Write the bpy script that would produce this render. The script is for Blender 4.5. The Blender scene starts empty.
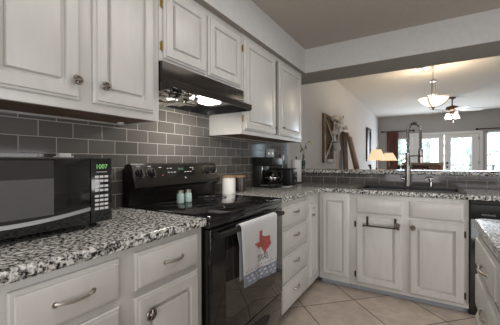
import bpy, bmesh, math, random
from mathutils import Vector, Matrix
random.seed(7)
S = bpy.context.scene
C = S.collection
R = math.radians

# ------------------------------------------------------------------ camera, world, lights, exposure
cam_d = bpy.data.cameras.new('camera'); cam = bpy.data.objects.new('camera', cam_d); C.objects.link(cam)
cam_d.sensor_width = 36; cam_d.lens = 289.3 / 500 * 36; cam_d.clip_start = 0.02
cam.location = (1.4727, 0, 1.1685)
cam.rotation_euler = (Matrix.Rotation(R(31.4), 4, 'Z') @ Matrix.Rotation(R(90 - 0.286), 4, 'X') @ Matrix.Rotation(R(-0.149), 4, 'Z')).to_euler()
S.camera = cam
S.view_settings.view_transform = 'Standard'; S.view_settings.look = 'None'
S.view_settings.gamma = 1; S.view_settings.use_curve_mapping = False
S.view_settings.exposure = 0.12

W = bpy.data.worlds.new('sky'); S.world = W; W.use_nodes = True
wn = W.node_tree.nodes; wl = W.node_tree.links
bg = wn['Background']; bg.inputs[0].default_value = (0.80, 0.92, 1.0, 1); bg.inputs[1].default_value = 3.6

def area(name, loc, rot, sx, sy, power, color=(1, 1, 1)):
    d = bpy.data.lights.new(name, 'AREA'); d.shape = 'RECTANGLE'; d.size = sx; d.size_y = sy
    d.energy = power; d.color = color
    o = bpy.data.objects.new(name, d); C.objects.link(o); o.location = loc; o.rotation_euler = rot
    return o
area('kitchen_ceiling_light', (1.4, 1.3, 2.34), (0, 0, 0), 1.0, 1.6, 12, (1, 0.96, 0.9))
area('rear_fill', (1.8, -1.5, 1.3), (R(90), 0, 0), 2.4, 1.5, 41, (0.98, 0.98, 1.0))  # unseen fill panel added to brighten the sink run, no window behind it
area('side_fill', (3.5, 1.35, 0.82), (0, R(90), 0), 0.95, 1.6, 27, (0.98, 0.98, 1.0))  # unseen low fill panel added on the right, no window behind it
area('patio_daylight', (1.9, 11.15, 1.15), (R(-90), 0, 0), 2.6, 1.7, 105, (0.80, 0.90, 1.0))

# ------------------------------------------------------------------ material helpers
def mat(name, col, rough=0.5, metal=0.0, spec=0.5, coat=0.0):
    m = bpy.data.materials.new(name); m.use_nodes = True
    b = m.node_tree.nodes['Principled BSDF']
    b.inputs['Base Color'].default_value = (*col, 1); b.inputs['Roughness'].default_value = rough
    b.inputs['Metallic'].default_value = metal; b.inputs['Specular IOR Level'].default_value = spec
    b.inputs['Coat Weight'].default_value = coat; b.inputs['Coat Roughness'].default_value = 0.06
    return m
def nd(m, t, **kw):
    n = m.node_tree.nodes.new(t)
    for k, v in kw.items():
        if k in n.inputs.keys(): n.inputs[k].default_value = v
        else: setattr(n, k, v)
    return n
def lk(m, a, ao, b, bi): m.node_tree.links.new(a.outputs[ao], b.inputs[bi])
def bs(m): return m.node_tree.nodes['Principled BSDF']
def ramp(m, stops):
    r = nd(m, 'ShaderNodeValToRGB'); e = r.color_ramp.elements
    while len(e) < len(stops): e.new(0.5)
    for el, (p, c) in zip(e, stops): el.position = p; el.color = (*c, 1)
    return r
def noisy(name, c1, c2, scale, rough=0.5, metal=0, detail=4, bump=0.0, stretch=None, coat=0.0, spec=0.5, dist=0.0):
    m = mat(name, c1, rough, metal, spec, coat)
    tc = nd(m, 'ShaderNodeTexCoord'); mp = nd(m, 'ShaderNodeMapping')
    if stretch: mp.inputs['Scale'].default_value = stretch
    lk(m, tc, 'Object', mp, 'Vector')
    n = nd(m, 'ShaderNodeTexNoise', Scale=scale, Detail=detail, Distortion=dist); lk(m, mp, 0, n, 'Vector')
    r = ramp(m, [(0.35, c1), (0.65, c2)]); lk(m, n, 'Fac', r, 0); lk(m, r, 0, bs(m), 'Base Color')
    if bump:
        b = nd(m, 'ShaderNodeBump', Strength=bump, Distance=0.002); lk(m, n, 'Fac', b, 'Height'); lk(m, b, 0, bs(m), 'Normal')
    return m

M = {}
M['wall'] = noisy('wall_paint', (0.50, 0.48, 0.465), (0.53, 0.51, 0.49), 30, 0.85, bump=0.08)
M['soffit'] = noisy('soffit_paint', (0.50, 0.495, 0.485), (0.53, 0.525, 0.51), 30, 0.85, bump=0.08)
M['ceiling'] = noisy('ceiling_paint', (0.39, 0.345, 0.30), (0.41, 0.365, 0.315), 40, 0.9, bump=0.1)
M['taupe_shaded'] = noisy('shaded_ceiling_paint', (0.26, 0.23, 0.20), (0.275, 0.245, 0.21), 40, 0.9)  # ceiling paint darkened to carry the shade under soffit and header
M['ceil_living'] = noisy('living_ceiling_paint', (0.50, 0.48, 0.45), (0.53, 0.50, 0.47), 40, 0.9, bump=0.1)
M['farwall'] = noisy('far_wall_paint', (0.40, 0.385, 0.38), (0.42, 0.405, 0.40), 30, 0.85)
M['trimwhite'] = mat('white_trim', (0.74, 0.74, 0.74), 0.45)
M['cab'] = noisy('cabinet_paint', (0.495, 0.485, 0.46), (0.525, 0.515, 0.49), 9, 0.30, stretch=(3, 3, 0.6), bump=0.04)
M['cabunder'] = noisy('raw_wood_underside', (0.10, 0.058, 0.032), (0.17, 0.10, 0.055), 6, 0.6, stretch=(8, 1, 1))
M['toe'] = mat('toe_kick_paint', (0.36, 0.38, 0.42), 0.5)
M['dark'] = mat('recess_shade', (0.02, 0.018, 0.016), 0.8)  # near-black: shade of toe kicks and recesses put into the colour
M['black'] = mat('black_enamel', (0.010, 0.010, 0.010), 0.12, coat=0.5)
M['blackplastic'] = mat('black_plastic', (0.012, 0.012, 0.012), 0.38, spec=0.3)
M['blackglass'] = mat('black_glass', (0.006, 0.006, 0.006), 0.04, spec=0.6)
M['blackmetal'] = mat('black_painted_metal', (0.02, 0.018, 0.017), 0.35, 0.3)
M['panelblk'] = mat('dark_bronze_enamel', (0.045, 0.038, 0.033), 0.22, 0.6)
M['steel'] = mat('brushed_nickel', (0.48, 0.45, 0.41), 0.28, 1)
M['chrome'] = mat('dark_chrome', (0.36, 0.35, 0.34), 0.25, 1)
M['pewter'] = mat('antique_pewter', (0.26, 0.23, 0.20), 0.35, 1)
M['bronze'] = mat('oil_bronze', (0.05, 0.035, 0.028), 0.35, 0.8)
M['brass'] = mat('aged_brass', (0.28, 0.19, 0.08), 0.4, 1)
M['white'] = mat('white_ceramic', (0.70, 0.69, 0.66), 0.3)
M['whiteplastic'] = mat('white_plastic', (0.62, 0.62, 0.60), 0.4)
M['paper'] = noisy('paper_towel', (0.62, 0.61, 0.60), (0.68, 0.67, 0.66), 60, 0.9, bump=0.3)
M['mint'] = mat('mint_glaze', (0.34, 0.46, 0.43), 0.35)
M['sink'] = noisy('black_composite', (0.012, 0.012, 0.013), (0.022, 0.022, 0.023), 200, 0.4)
M['wood'] = noisy('weathered_wood', (0.085, 0.055, 0.032), (0.17, 0.115, 0.07), 5, 0.95, spec=0.1, stretch=(6, 6, 1), bump=0.3)
M['wood2'] = noisy('warm_wood', (0.14, 0.085, 0.045), (0.22, 0.14, 0.08), 5, 0.6, stretch=(6, 6, 1), bump=0.2)
M['pinkwood'] = noisy('pinkish_wood', (0.40, 0.27, 0.22), (0.48, 0.34, 0.28), 5, 0.7, stretch=(6, 6, 1))
M['lidwood'] = mat('wooden_lid', (0.26, 0.16, 0.09), 0.5)
M['leather'] = noisy('brown_leather', (0.16, 0.07, 0.035), (0.22, 0.10, 0.05), 8, 0.4)
M['tan'] = mat('tan_frame', (0.40, 0.30, 0.20), 0.5)
M['rust'] = noisy('rust_curtain', (0.15, 0.06, 0.045), (0.24, 0.11, 0.085), 12, 0.8, stretch=(1, 1, 0.2))
M['towel'] = noisy('white_towel', (0.50, 0.50, 0.51), (0.56, 0.56, 0.57), 260, 0.95, bump=0.3)
M['towelblue'] = noisy('blue_towel_band', (0.14, 0.16, 0.22), (0.27, 0.30, 0.36), 55, 0.95, bump=0.2)
M['red'] = noisy('red_print', (0.26, 0.035, 0.03), (0.42, 0.12, 0.10), 120, 0.9)
M['printdark'] = mat('dark_print', (0.10, 0.09, 0.10), 0.9)
M['printblue'] = mat('blue_print', (0.16, 0.20, 0.30), 0.9)
M['flower'] = noisy('cotton_white', (0.45, 0.38, 0.30), (0.78, 0.74, 0.66), 40, 0.9)
M['green'] = mat('stem_green', (0.07, 0.10, 0.05), 0.6)
M['yellow'] = mat('pale_yellow_petal', (0.60, 0.55, 0.28), 0.7)
M['stemdark'] = mat('dry_stem', (0.10, 0.06, 0.04), 0.8)
M['fanwood'] = mat('fan_bronze', (0.14, 0.085, 0.06), 0.4, 0.6)
M['fanblade'] = mat('fan_blade_grey', (0.68, 0.68, 0.70), 0.5)
M['reflectgrey'] = noisy('grey_door_reflection', (0.085, 0.083, 0.081), (0.095, 0.093, 0.091), 300, 0.6, detail=1, spec=0.15)
M['keys'] = mat('keypad_print', (0.55, 0.55, 0.54), 0.5)
M['mark'] = mat('white_marking', (0.26, 0.26, 0.25), 0.5)
M['bark'] = mat('tree_bark', (0.42, 0.39, 0.36), 0.9)
M['leaf'] = noisy('tree_leaf', (0.55, 0.60, 0.54), (0.68, 0.72, 0.66), 1.5, 0.8)
M['grass'] = noisy('lawn', (0.25, 0.33, 0.18), (0.34, 0.40, 0.24), 3, 0.9)
M['frameart'] = mat('picture_print', (0.16, 0.15, 0.15), 0.4)

def emit(name, col, strength):
    m = mat(name, col, 0.5); b = bs(m)
    b.inputs['Emission Color'].default_value = (*col, 1); b.inputs['Emission Strength'].default_value = strength
    return m
M['hoodlens'] = emit('lit_hood_lens', (1.0, 0.96, 0.88), 5)
M['bowl'] = emit('lit_alabaster', (1.0, 0.90, 0.72), 1.1)
M['fanshade'] = emit('lit_fan_glass', (1.0, 0.97, 0.92), 3.0)
M['lampshade'] = emit('lit_lamp_shade', (1.0, 0.78, 0.50), 0.60)
M['digits'] = emit('green_digits', (0.25, 0.60, 0.20), 0.18)
M['digitsdim'] = emit('dim_green_digits', (0.06, 0.16, 0.10), 0.15)
M['indicator'] = emit('red_indicator', (0.35, 0.06, 0.04), 0.15)

def glassmat(name, tint, refl):
    m = bpy.data.materials.new(name); m.use_nodes = True; t = m.node_tree; t.nodes.remove(t.nodes['Principled BSDF'])
    o = t.nodes['Material Output']; tr = t.nodes.new('ShaderNodeBsdfTransparent'); tr.inputs[0].default_value = (*tint, 1)
    g = t.nodes.new('ShaderNodeBsdfGlossy'); g.inputs['Roughness'].default_value = 0.03
    f = t.nodes.new('ShaderNodeFresnel'); f.inputs[0].default_value = refl
    x = t.nodes.new('ShaderNodeMixShader')
    t.links.new(f.outputs[0], x.inputs[0]); t.links.new(tr.outputs[0], x.inputs[1]); t.links.new(g.outputs[0], x.inputs[2]); t.links.new(x.outputs[0], o.inputs[0])
    return m
M['pane'] = glassmat('window_glass', (0.93, 0.97, 1.0), 1.45)
M['jarglass'] = mat('pale_jar_glass', (0.72, 0.72, 0.70), 0.12); bs(M['jarglass']).inputs['Alpha'].default_value = 0.55
M['carafe'] = glassmat('smoked_glass', (0.30, 0.28, 0.27), 1.5)
M['bottle'] = glassmat('green_bottle_glass', (0.55, 0.66, 0.60), 1.5)

def granite(name, streak):
    m = mat(name, (0.3, 0.3, 0.3), 0.20, spec=0.32)
    tc = nd(m, 'ShaderNodeTexCoord'); mp = nd(m, 'ShaderNodeMapping'); lk(m, tc, 'Object', mp, 'Vector')
    if streak: mp.inputs['Scale'].default_value = (2.3, 0.9, 1.6); mp.inputs['Rotation'].default_value = (0, 0, 0.5)
    n1 = nd(m, 'ShaderNodeTexNoise', Scale=82 if not streak else 52, Detail=4.5, Roughness=0.55, Distortion=0.5 if not streak else 2.4); lk(m, mp, 0, n1, 'Vector')
    r1 = ramp(m, [(0.39, (0.012, 0.012, 0.013)), (0.44, (0.11, 0.105, 0.10)), (0.485, (0.32, 0.31, 0.29)), (0.545, (0.58, 0.57, 0.54)), (0.66, (0.74, 0.73, 0.71))])
    lk(m, n1, 'Fac', r1, 0)
    v = nd(m, 'ShaderNodeTexVoronoi', Scale=125 if not streak else 90); lk(m, mp, 0, v, 'Vector')
    r2 = ramp(m, [(0.25, (0.30, 0.30, 0.30)), (0.50, (1, 1, 1))]); lk(m, v, 'Color', r2, 0)
    mx = nd(m, 'ShaderNodeMix', data_type='RGBA', blend_type='MULTIPLY'); mx.inputs[0].default_value = 0.6
    m.node_tree.links.new(r1.outputs[0], mx.inputs[6]); m.node_tree.links.new(r2.outputs[0], mx.inputs[7])
    m.node_tree.links.new(mx.outputs[2], bs(m).inputs['Base Color'])
    return m
M['granite'] = granite('speckled_granite', False)
M['granite2'] = granite('streaked_granite', True)

def tilemat(name, bw, bh, off, c1, c2, grout, gs, rough, noise_c=None, bump=0.4, bias=0.0):
    m = mat(name, c1, rough)
    uv = nd(m, 'ShaderNodeUVMap')
    b = nd(m, 'ShaderNodeTexBrick'); b.offset = off; b.inputs['Scale'].default_value = 1
    b.inputs['Brick Width'].default_value = bw; b.inputs['Row Height'].default_value = bh
    b.inputs['Mortar Size'].default_value = gs; b.inputs['Mortar Smooth'].default_value = 0.1
    b.inputs['Color1'].default_value = (*c1, 1); b.inputs['Color2'].default_value = (*c2, 1); b.inputs['Mortar'].default_value = (*grout, 1)
    lk(m, uv, 0, b, 'Vector')
    if noise_c:
        n = nd(m, 'ShaderNodeTexNoise', Scale=9.0, Detail=6.0, Roughness=0.6); lk(m, uv, 0, n, 'Vector')
        r = ramp(m, [(0.3, noise_c[0]), (0.7, noise_c[1])]); lk(m, n, 'Fac', r, 0)
        mx = nd(m, 'ShaderNodeMix', data_type='RGBA', blend_type='MULTIPLY'); mx.inputs[0].default_value = 1
        m.node_tree.links.new(b.outputs[0], mx.inputs[6]); m.node_tree.links.new(r.outputs[0], mx.inputs[7])
        m.node_tree.links.new(mx.outputs[2], bs(m).inputs['Base Color'])
    else: lk(m, b, 'Color', bs(m), 'Base Color')
    rr = ramp(m, [(0.0, (rough,) * 3), (1.0, (0.8,) * 3)]); lk(m, b, 'Fac', rr, 0); lk(m, rr, 0, bs(m), 'Roughness')
    bp = nd(m, 'ShaderNodeBump', Strength=bump, Distance=0.002, invert=True); lk(m, b, 'Fac', bp, 'Height'); lk(m, bp, 0, bs(m), 'Normal')
    return m
M['subway'] = tilemat('grey_glass_subway_tile', 0.1475, 0.0735, 0.5, (0.075, 0.070, 0.064), (0.105, 0.098, 0.09), (0.33, 0.31, 0.285), 0.0018, 0.09)
M['floor'] = tilemat('diagonal_floor_tile', 0.456, 0.456, 0.0, (0.53, 0.45, 0.38), (0.56, 0.48, 0.41), (0.15, 0.125, 0.105), 0.0045, 0.32, ((0.72, 0.72, 0.72), (1.08, 1.06, 1.03)), 0.3)

# ------------------------------------------------------------------ mesh helpers
def box(bm, x0, x1, y0, y1, z0, z1, bev=0.0, seg=2):
    g = bmesh.ops.create_cube(bm, size=1)['verts']
    for v in g: v.co = Vector(((x0 + x1) / 2 + v.co.x * (x1 - x0), (y0 + y1) / 2 + v.co.y * (y1 - y0), (z0 + z1) / 2 + v.co.z * (z1 - z0)))
    if bev:
        es = list({e for v in g for e in v.link_edges})
        g = bmesh.ops.bevel(bm, geom=es, offset=bev, segments=seg, affect='EDGES', profile=0.5)['verts']
    return g
def B(*a, **k):
    bm = bmesh.new(); box(bm, *a, **k); return bm
def tube(bm, pts, r, n=10, caps=True):
    pts = [Vector(p) for p in pts]; rs = r if isinstance(r, (list, tuple)) else [r] * len(pts)
    t = (pts[1] - pts[0]).normalized(); u = t.orthogonal().normalized(); rings = []
    for i, p in enumerate(pts):
        if i == 0: tt = pts[1] - pts[0]
        elif i == len(pts) - 1: tt = pts[-1] - pts[-2]
        else: tt = (pts[i + 1] - pts[i]).normalized() + (pts[i] - pts[i - 1]).normalized()
        tt.normalize(); u = (u - tt * u.dot(tt)).normalized(); w = tt.cross(u)
        rings.append([bm.verts.new(p + (u * math.cos(2 * math.pi * k / n) + w * math.sin(2 * math.pi * k / n)) * rs[i]) for k in range(n)])
    for a, b in zip(rings, rings[1:]):
        for k in range(n): bm.faces.new((a[k], a[(k + 1) % n], b[(k + 1) % n], b[k]))
    if caps: bm.faces.new(rings[0][::-1]); bm.faces.new(rings[-1])
def lathe(bm, prof, c=(0, 0, 0), n=24, axis='z', sx=1, sy=1):
    c = Vector(c); rings = []
    def P(r, h, a):
        p, q = r * math.cos(a) * sx, r * math.sin(a) * sy
        return c + {'z': Vector((p, q, h)), 'x': Vector((h, p, q)), 'y': Vector((q, h, p))}[axis]
    for r, h in prof:
        if r < 1e-6: rings.append([bm.verts.new(P(0, h, 0))])
        else: rings.append([bm.verts.new(P(r, h, 2 * math.pi * k / n)) for k in range(n)])
    for a, b in zip(rings, rings[1:]):
        for k in range(n):
            k2 = (k + 1) % n
            if len(a) == 1 and len(b) == 1: continue
            if len(a) == 1: bm.faces.new((a[0], b[k2], b[k]))
            elif len(b) == 1: bm.faces.new((a[k], a[k2], b[0]))
            else: bm.faces.new((a[k], a[k2], b[k2], b[k]))
def prism(bm, poly, y0, y1, f):
    """poly of (a, b) extruded from y0 to y1 through f(a, y, b)"""
    A = [bm.verts.new(f(a, y0, b)) for a, b in poly]; D = [bm.verts.new(f(a, y1, b)) for a, b in poly]
    n = len(poly)
    for i in range(n): bm.faces.new((A[i], A[(i + 1) % n], D[(i + 1) % n], D[i]))
    bm.faces.new(A[::-1]); bm.faces.new(D)
def rings(bm, u0, u1, v0, v1, prof, f):
    """nested rectangles (inset, depth), closed at the back, mapped through f(u, w, v)"""
    L = []
    for ins, w in prof:
        L.append([bm.verts.new(f(a, w, b)) for a, b in ((u0 + ins, v0 + ins), (u1 - ins, v0 + ins), (u1 - ins, v1 - ins), (u0 + ins, v1 - ins))])
    for a, b in zip(L, L[1:]):
        for k in range(4): bm.faces.new((a[k], a[(k + 1) % 4], b[(k + 1) % 4], b[k]))
    bm.faces.new(L[0][::-1]); bm.faces.new(L[-1])
def worldloc(p):
    v = Vector((0, 0, 0))
    while p: v += p.location; p = p.parent
    return v
def obj(name, bm, m, parent=None, smooth=32, mats=None, origin=None):
    bmesh.ops.recalc_face_normals(bm, faces=bm.faces)
    off = worldloc(parent)
    if origin is not None and parent is None: off = Vector(origin)
    bmesh.ops.translate(bm, verts=bm.verts, vec=-off)
    me = bpy.data.meshes.new(name); bm.to_mesh(me); bm.free()
    me.materials.append(m)
    for x in (mats or []): me.materials.append(x)
    if smooth:
        me.polygons.foreach_set('use_smooth', [True] * len(me.polygons)); me.set_sharp_from_angle(angle=R(smooth))
    o = bpy.data.objects.new(name, me); C.objects.link(o)
    if parent: o.parent = parent
    elif origin is not None: o.location = origin
    return o
def thing(name, label, cat, loc, group=None):
    o = bpy.data.objects.new(name, None); C.objects.link(o); o.location = loc; o.empty_display_size = 0.05
    o['label'] = label; o['category'] = cat
    if group: o['group'] = group
    return o
def tag(o, label, cat, group=None):
    o['label'] = label; o['category'] = cat
    if group: o['group'] = group
    return o
def struct(name, bm, m, parent=None, smooth=32):
    o = obj(name, bm, m, parent, smooth)
    if not parent: o['kind'] = 'structure'
    return o
def uvs(o, fn):
    me = o.data; l = me.uv_layers.new(name='UVMap'); w = worldloc(o)
    for lp in me.loops: l.data[lp.index].uv = fn(me.vertices[lp.vertex_index].co + w)
def text_bm(s, size, f, extrude=0.0004):
    """flat lettering mapped through f(Vector(x, y, depth))"""
    d = bpy.data.curves.new('lettering', 'FONT'); d.body = s; d.size = size; d.extrude = extrude; d.align_x = 'CENTER'; d.align_y = 'CENTER'
    t = bpy.data.objects.new('lettering', d); C.objects.link(t)
    dg = bpy.context.evaluated_depsgraph_get(); dg.update()
    me = bpy.data.meshes.new_from_object(t.evaluated_get(dg)); bm = bmesh.new(); bm.from_mesh(me)
    bpy.data.objects.remove(t); bpy.data.meshes.remove(me); bpy.data.curves.remove(d)
    for v in bm.verts: v.co = f(v.co.copy())
    return bm

# ------------------------------------------------------------------ room shell
CH, SB, LH = 2.368, 2.112, 2.705          # kitchen ceiling, soffit underside, living room ceiling
fl = struct('floor', B(-0.05, 6.0, -1.7, 11.45, -0.06, 0), M['floor'])
uvs(fl, lambda c: (((c.x - .953) + (c.y - 2.524)) / math.sqrt(2), (-(c.x - .953) + (c.y - 2.524)) / math.sqrt(2)))
wl_ = struct('wall_left', B(-0.12, 0, -1.7, 11.45, 0, 2.8), M['wall'])
bsl = struct('backsplash_tile', B(0, 0.008, -0.6, 3.293, 0.915, 1.56), M['subway'], wl_)
uvs(bsl, lambda c: (c.y - 0.899 - 0.1475 * 40 + 0.1475 * 40, c.z - 0.913))
struct('wall_back', B(-0.12, 3.72, -1.72, -1.6, 0, 2.8), M['wall'])
struct('wall_right', B(3.6, 3.72, -1.7, 3.405, 0, 2.8), M['wall'])
struct('ceiling_kitchen', B(0, 3.6, -1.6, 2.99, CH, CH + 0.1), M['ceiling'])
sf = bmesh.new(); box(sf, 0, 0.355, -1.6, 2.978, SB + 0.003, CH)
soff = struct('soffit', sf, M['soffit'])
struct('soffit_underside', B(0, 0.355, -1.6, 2.978, SB, SB + 0.003), M['taupe_shaded'], soff)
hd = bmesh.new(); box(hd, 0, 3.6, 2.978, 3.405, SB + 0.003, 2.8)
head = struct('header_beam', hd, M['soffit'])
struct('header_underside', B(0, 3.6, 2.978, 3.405, SB, SB + 0.003), M['taupe_shaded'], head)
struct('ceiling_living', B(0, 5.6, 3.405, 11.45, LH, LH + 0.1), M['ceil_living'])
struct('wall_living_right', B(5.5, 5.62, 3.3, 11.45, 0, 2.8), M['wall'])
struct('wall_living_return', B(3.6, 5.6, 3.3, 3.405, 0, 2.8), M['wall'])
# far wall with openings
YF = 11.35
fw = bmesh.new()
ops = [(0.56, 1.00, 0.85, 1.95), (1.06, 2.87, 0.0, 2.02), (3.02, 3.62, 0.6, 2.07), (4.72, 5.30, 0.85, 2.0)]
xs = 0.0
for a, b, z0, z1 in ops:
    box(fw, xs, a, YF, YF + 0.12, 0, 2.8)
    if z0 > 0: box(fw, a, b, YF, YF + 0.12, 0, z0)
    box(fw, a, b, YF, YF + 0.12, z1, 2.8); xs = b
box(fw, xs, 5.5, YF, YF + 0.12, 0, 2.8)
struct('wall_far', fw, M['farwall'])
def window(name, a, b, z0, z1, mull=True):
    bm = bmesh.new(); t = 0.045
    for q in ((a, a + t, z0, z1), (b - t, b, z0, z1), (a, b, z0, z0 + t), (a, b, z1 - t, z1)):
        box(bm, q[0], q[1], YF - 0.015, YF + 0.10, q[2], q[3])
    if mull: box(bm, a, b, YF + 0.02, YF + 0.07, (z0 + z1) / 2 - 0.015, (z0 + z1) / 2 + 0.015)
    w = struct(name, bm, M['trimwhite'])
    struct('window_pane', B(a + t, b - t, YF + 0.045, YF + 0.05, z0 + t, z1 - t), M['pane'], w, 0)
    struct('window_sill', B(a - 0.04, b + 0.04, YF - 0.06, YF - 0.015, z0 - 0.03, z0), M['trimwhite'], w)
window('window_1', 0.56, 1.00, 0.85, 1.95); window('window_2', 3.02, 3.62, 0.6, 2.07); window('window_3', 4.72, 5.30, 0.85, 2.0)
cs = bmesh.new()
box(cs, 0.975, 1.06, YF - 0.025, YF, 0, 2.10); box(cs, 2.87, 2.955, YF - 0.025, YF, 0, 2.10); box(cs, 1.06, 2.87, YF - 0.025, YF, 2.02, 2.10)
struct('trim_1', cs, M['trimwhite'])
def fdoor(name, a, b, g0, g1):
    bm = bmesh.new(); y0, y1 = YF + 0.02, YF + 0.065
    box(bm, a, g0, y0, y1, 0.01, 2.015); box(bm, g1, b, y0, y1, 0.01, 2.015); box(bm, g0, g1, y0, y1, 0.01, 0.28); box(bm, g0, g1, y0, y1, 1.90, 2.015)
    for q in ((g0 - 0.02, g0, 0.26, 1.92), (g1, g1 + 0.02, 0.26, 1.92)): box(bm, q[0], q[1], y0 - 0.008, y0, q[2], q[3])
    box(bm, g0, g1, y0 - 0.008, y0, 1.90, 1.92)
    d = struct(name, bm, M['trimwhite'])
    struct('door_pane', B(g0, g1, y0 + 0.02, y0 + 0.025, 0.28, 1.90), M['pane'], d, 0)
    return d
fdoor('door_1', 1.065, 1.955, 1.31, 1.81)
d2 = fdoor('door_2', 1.98, 2.865, 2.145, 2.69)
kn = bmesh.new(); lathe(kn, [(0.0, -0.07), (0.028, -0.06), (0.03, -0.04), (0.012, -0.03), (0.012, 0)], (2.045, YF + 0.02, 0.96), 14, 'y'); struct('door_knob', kn, M['bronze'], d2)
kn = bmesh.new(); lathe(kn, [(0.0, -0.03), (0.032, -0.025), (0.034, 0)], (2.045, YF + 0.02, 1.09), 14, 'y'); struct('deadbolt', kn, M['bronze'], d2)
hg = bmesh.new()
for z in (0.3, 1.1, 1.86): box(hg, 2.845, 2.87, YF + 0.005, YF + 0.02, z - 0.045, z + 0.045)
struct('door_hinges', hg, M['pewter'], d2)
struct('baseboard_far', B(3.0, 5.5, YF - 0.015, YF, 0, 0.09), M['trimwhite'])
struct('baseboard_left', B(0, 0.015, 3.42, YF, 0, 0.09), M['trimwhite'])
# half wall behind the sink run, tiled on the kitchen side
hw = struct('wall_bar', B(0, 2.42, 3.30, 3.44, 0, 1.029), M['wall'])
bt = struct('backsplash_tile', B(0.008, 2.42, 3.292, 3.30, 0.9145, 1.029), M['subway'], hw)
uvs(bt, lambda c: (c.x - 1.712, c.z - 0.913))
# outside
struct('ground_outside', B(-9, 16, 11.5, 40, -0.25, -0.15), M['grass'])

# ------------------------------------------------------------------ cabinet builders
mapL = lambda u, w, v: Vector((w, u, v))                    # faces +x (left run): u along y, w out from the wall
def mapP(u, w, v): return Vector((u, 3.29 - w, v))          # faces -y (sink run)
def mapI(u, w, v): return Vector((2.28 - w, u, v))          # faces -x (island)
def fbox(bm, f, u0, u1, w0, w1, v0, v1, bev=0.0):
    a, b = f(u0, w0, v0), f(u1, w1, v1)
    box(bm, min(a.x, b.x), max(a.x, b.x), min(a.y, b.y), max(a.y, b.y), min(a.z, b.z), max(a.z, b.z), bev)
DOOR = [(0, 0), (0, .009), (.004, .013), (.011, .014), (.0125, .022), (.016, .0225), (.052, .0225), (.056, .010), (.069, .007), (.073, .021), (.078, .0225)]
NARROW = [(0, 0), (0, .009), (.004, .013), (.010, .014), (.0115, .022), (.014, .0225), (.034, .0225), (.038, .010), (.048, .007), (.052, .021), (.057, .0225)]
DRAWER = [(0, 0), (0, .009), (.004, .013), (.011, .014), (.0125, .021), (.016, .0225)]
def front(name, par, f, u0, u1, v0, v1, w, prof):
    bm = bmesh.new(); rings(bm, u0, u1, v0, v1, [(i, w + d) for i, d in prof], f); return obj(name, bm, M['cab'], par, 25)
def knob(par, f, u, v, w, s=1.15):
    bm = bmesh.new(); n = 20
    def ring(rad, wz, th):
        tube(bm, [f(u + rad * math.cos(2 * math.pi * k / n), wz, v + rad * math.sin(2 * math.pi * k / n)) for k in range(n + 1)], th, 6, False)
    ring(.016 * s, w + .022, .0035 * s)
    for k in range(6):
        a = math.pi * k / 3 + .26
        tube(bm, [f(u, w + .026, v), f(u + .016 * s * math.cos(a), w + .022, v + .016 * s * math.sin(a))], .0026 * s, 6)
    tube(bm, [f(u, w - .001, v), f(u, w + .012, v), f(u, w + .018, v), f(u, w + .030, v)], [.007 * s, .005 * s, .011 * s, .005 * s], 10)
    tube(bm, [f(u, w + .0165, v), f(u, w + .0185, v)], [.0155 * s, .0155 * s], 16)
    return obj('knob', bm, M['pewter'], par)
def pull(par, f, u0, u1, v, w, r=.0045, drop=0.0, bow=.022):
    bm = bmesh.new(); pts = []
    for k in range(13):
        t = k / 12; a = math.pi * t
        pts.append(f(u0 + (u1 - u0) * t, w + bow * math.sin(a) ** .6 - (.001 if k in (0, 12) else 0), v - drop * math.sin(a)))
    tube(bm, pts, [r * 1.25 if k in (0, 12) else r * (1 + .35 * math.sin(math.pi * k / 12)) for k in range(13)], 8)
    for u in (u0, u1): tube(bm, [f(u, w - .001, v), f(u, w + .004, v)], r * 1.9, 10)
    return obj('handle', bm, M['steel'], par)
def hinge(par, f, u, v, w, mtl='brass', h=.026):
    bm = bmesh.new(); tube(bm, [f(u, w + .004, v - h), f(u, w + .004, v + h)], .0045, 8); fbox(bm, f, u - .010, u + .004, w - .0005, w + .003, v - h * .8, v + h * .8)
    return obj('hinge', bm, M[mtl], par)

def upper(label, u0, u1, z0, z1, doors, loc, slot=None):
    c = thing('upper_cabinet', label, 'cabinet', loc)
    bm = bmesh.new()
    fbox(bm, mapL, u0, u0 + .016, .0085, .293, z0, z1); fbox(bm, mapL, u1 - .016, u1, .0085, .293, z0, z1)
    fbox(bm, mapL, u0, u1, .0085, .293, z1 - .016, z1); fbox(bm, mapL, u0 + .016, u1 - .016, .0085, .02, z0, z1)
    obj('body', bm, M['cab'], c, 0)
    bm = bmesh.new()
    if slot:
        box(bm, .293, .311, u0, slot[0], z0, z1); box(bm, .293, .311, slot[1], u1, z0, z1); box(bm, .293, .311, slot[0], slot[1], z0, z0 + .035); box(bm, .293, .311, slot[0], slot[1], z1 - .035, z1)
    else: box(bm, .293, .311, u0, u1, z0, z1, bev=.0015)
    obj('face_frame', bm, M['cab'], c)
    obj('underside', B(.046, .2925, u0 + .0165, u1 - .0165, z0 + .003, z0 + .016), M['cabunder'], c); obj('nailing_strip', B(.0205, .0455, u0 + .0165, u1 - .0165, z0 + .001, z0 + .016), M['cab'], c)
    for (a, b, za, zb, kn, hn) in doors:
        d = front('door', c, mapL, a, b, za, zb, .3112, DOOR)
        if kn: knob(d, mapL, kn[0], kn[1], .331, kn[2] if len(kn) > 2 else 1.0)
        for (hu, hv) in hn: hinge(d, mapL, hu, hv, .3115)
    return c
UT = SB - 0.001
uc1 = upper('white wall cabinet above the microwave, two doors with round openwork knobs', -.10, 1.015, 1.370, UT,
      [(.671, .974, 1.405, 2.07, (.708, 1.477), []), (.312, .617, 1.405, 2.07, (.596, 1.477), []), (-.05, .255, 1.405, 2.07, None, [])], (.0, .4, 1.37))
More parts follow.
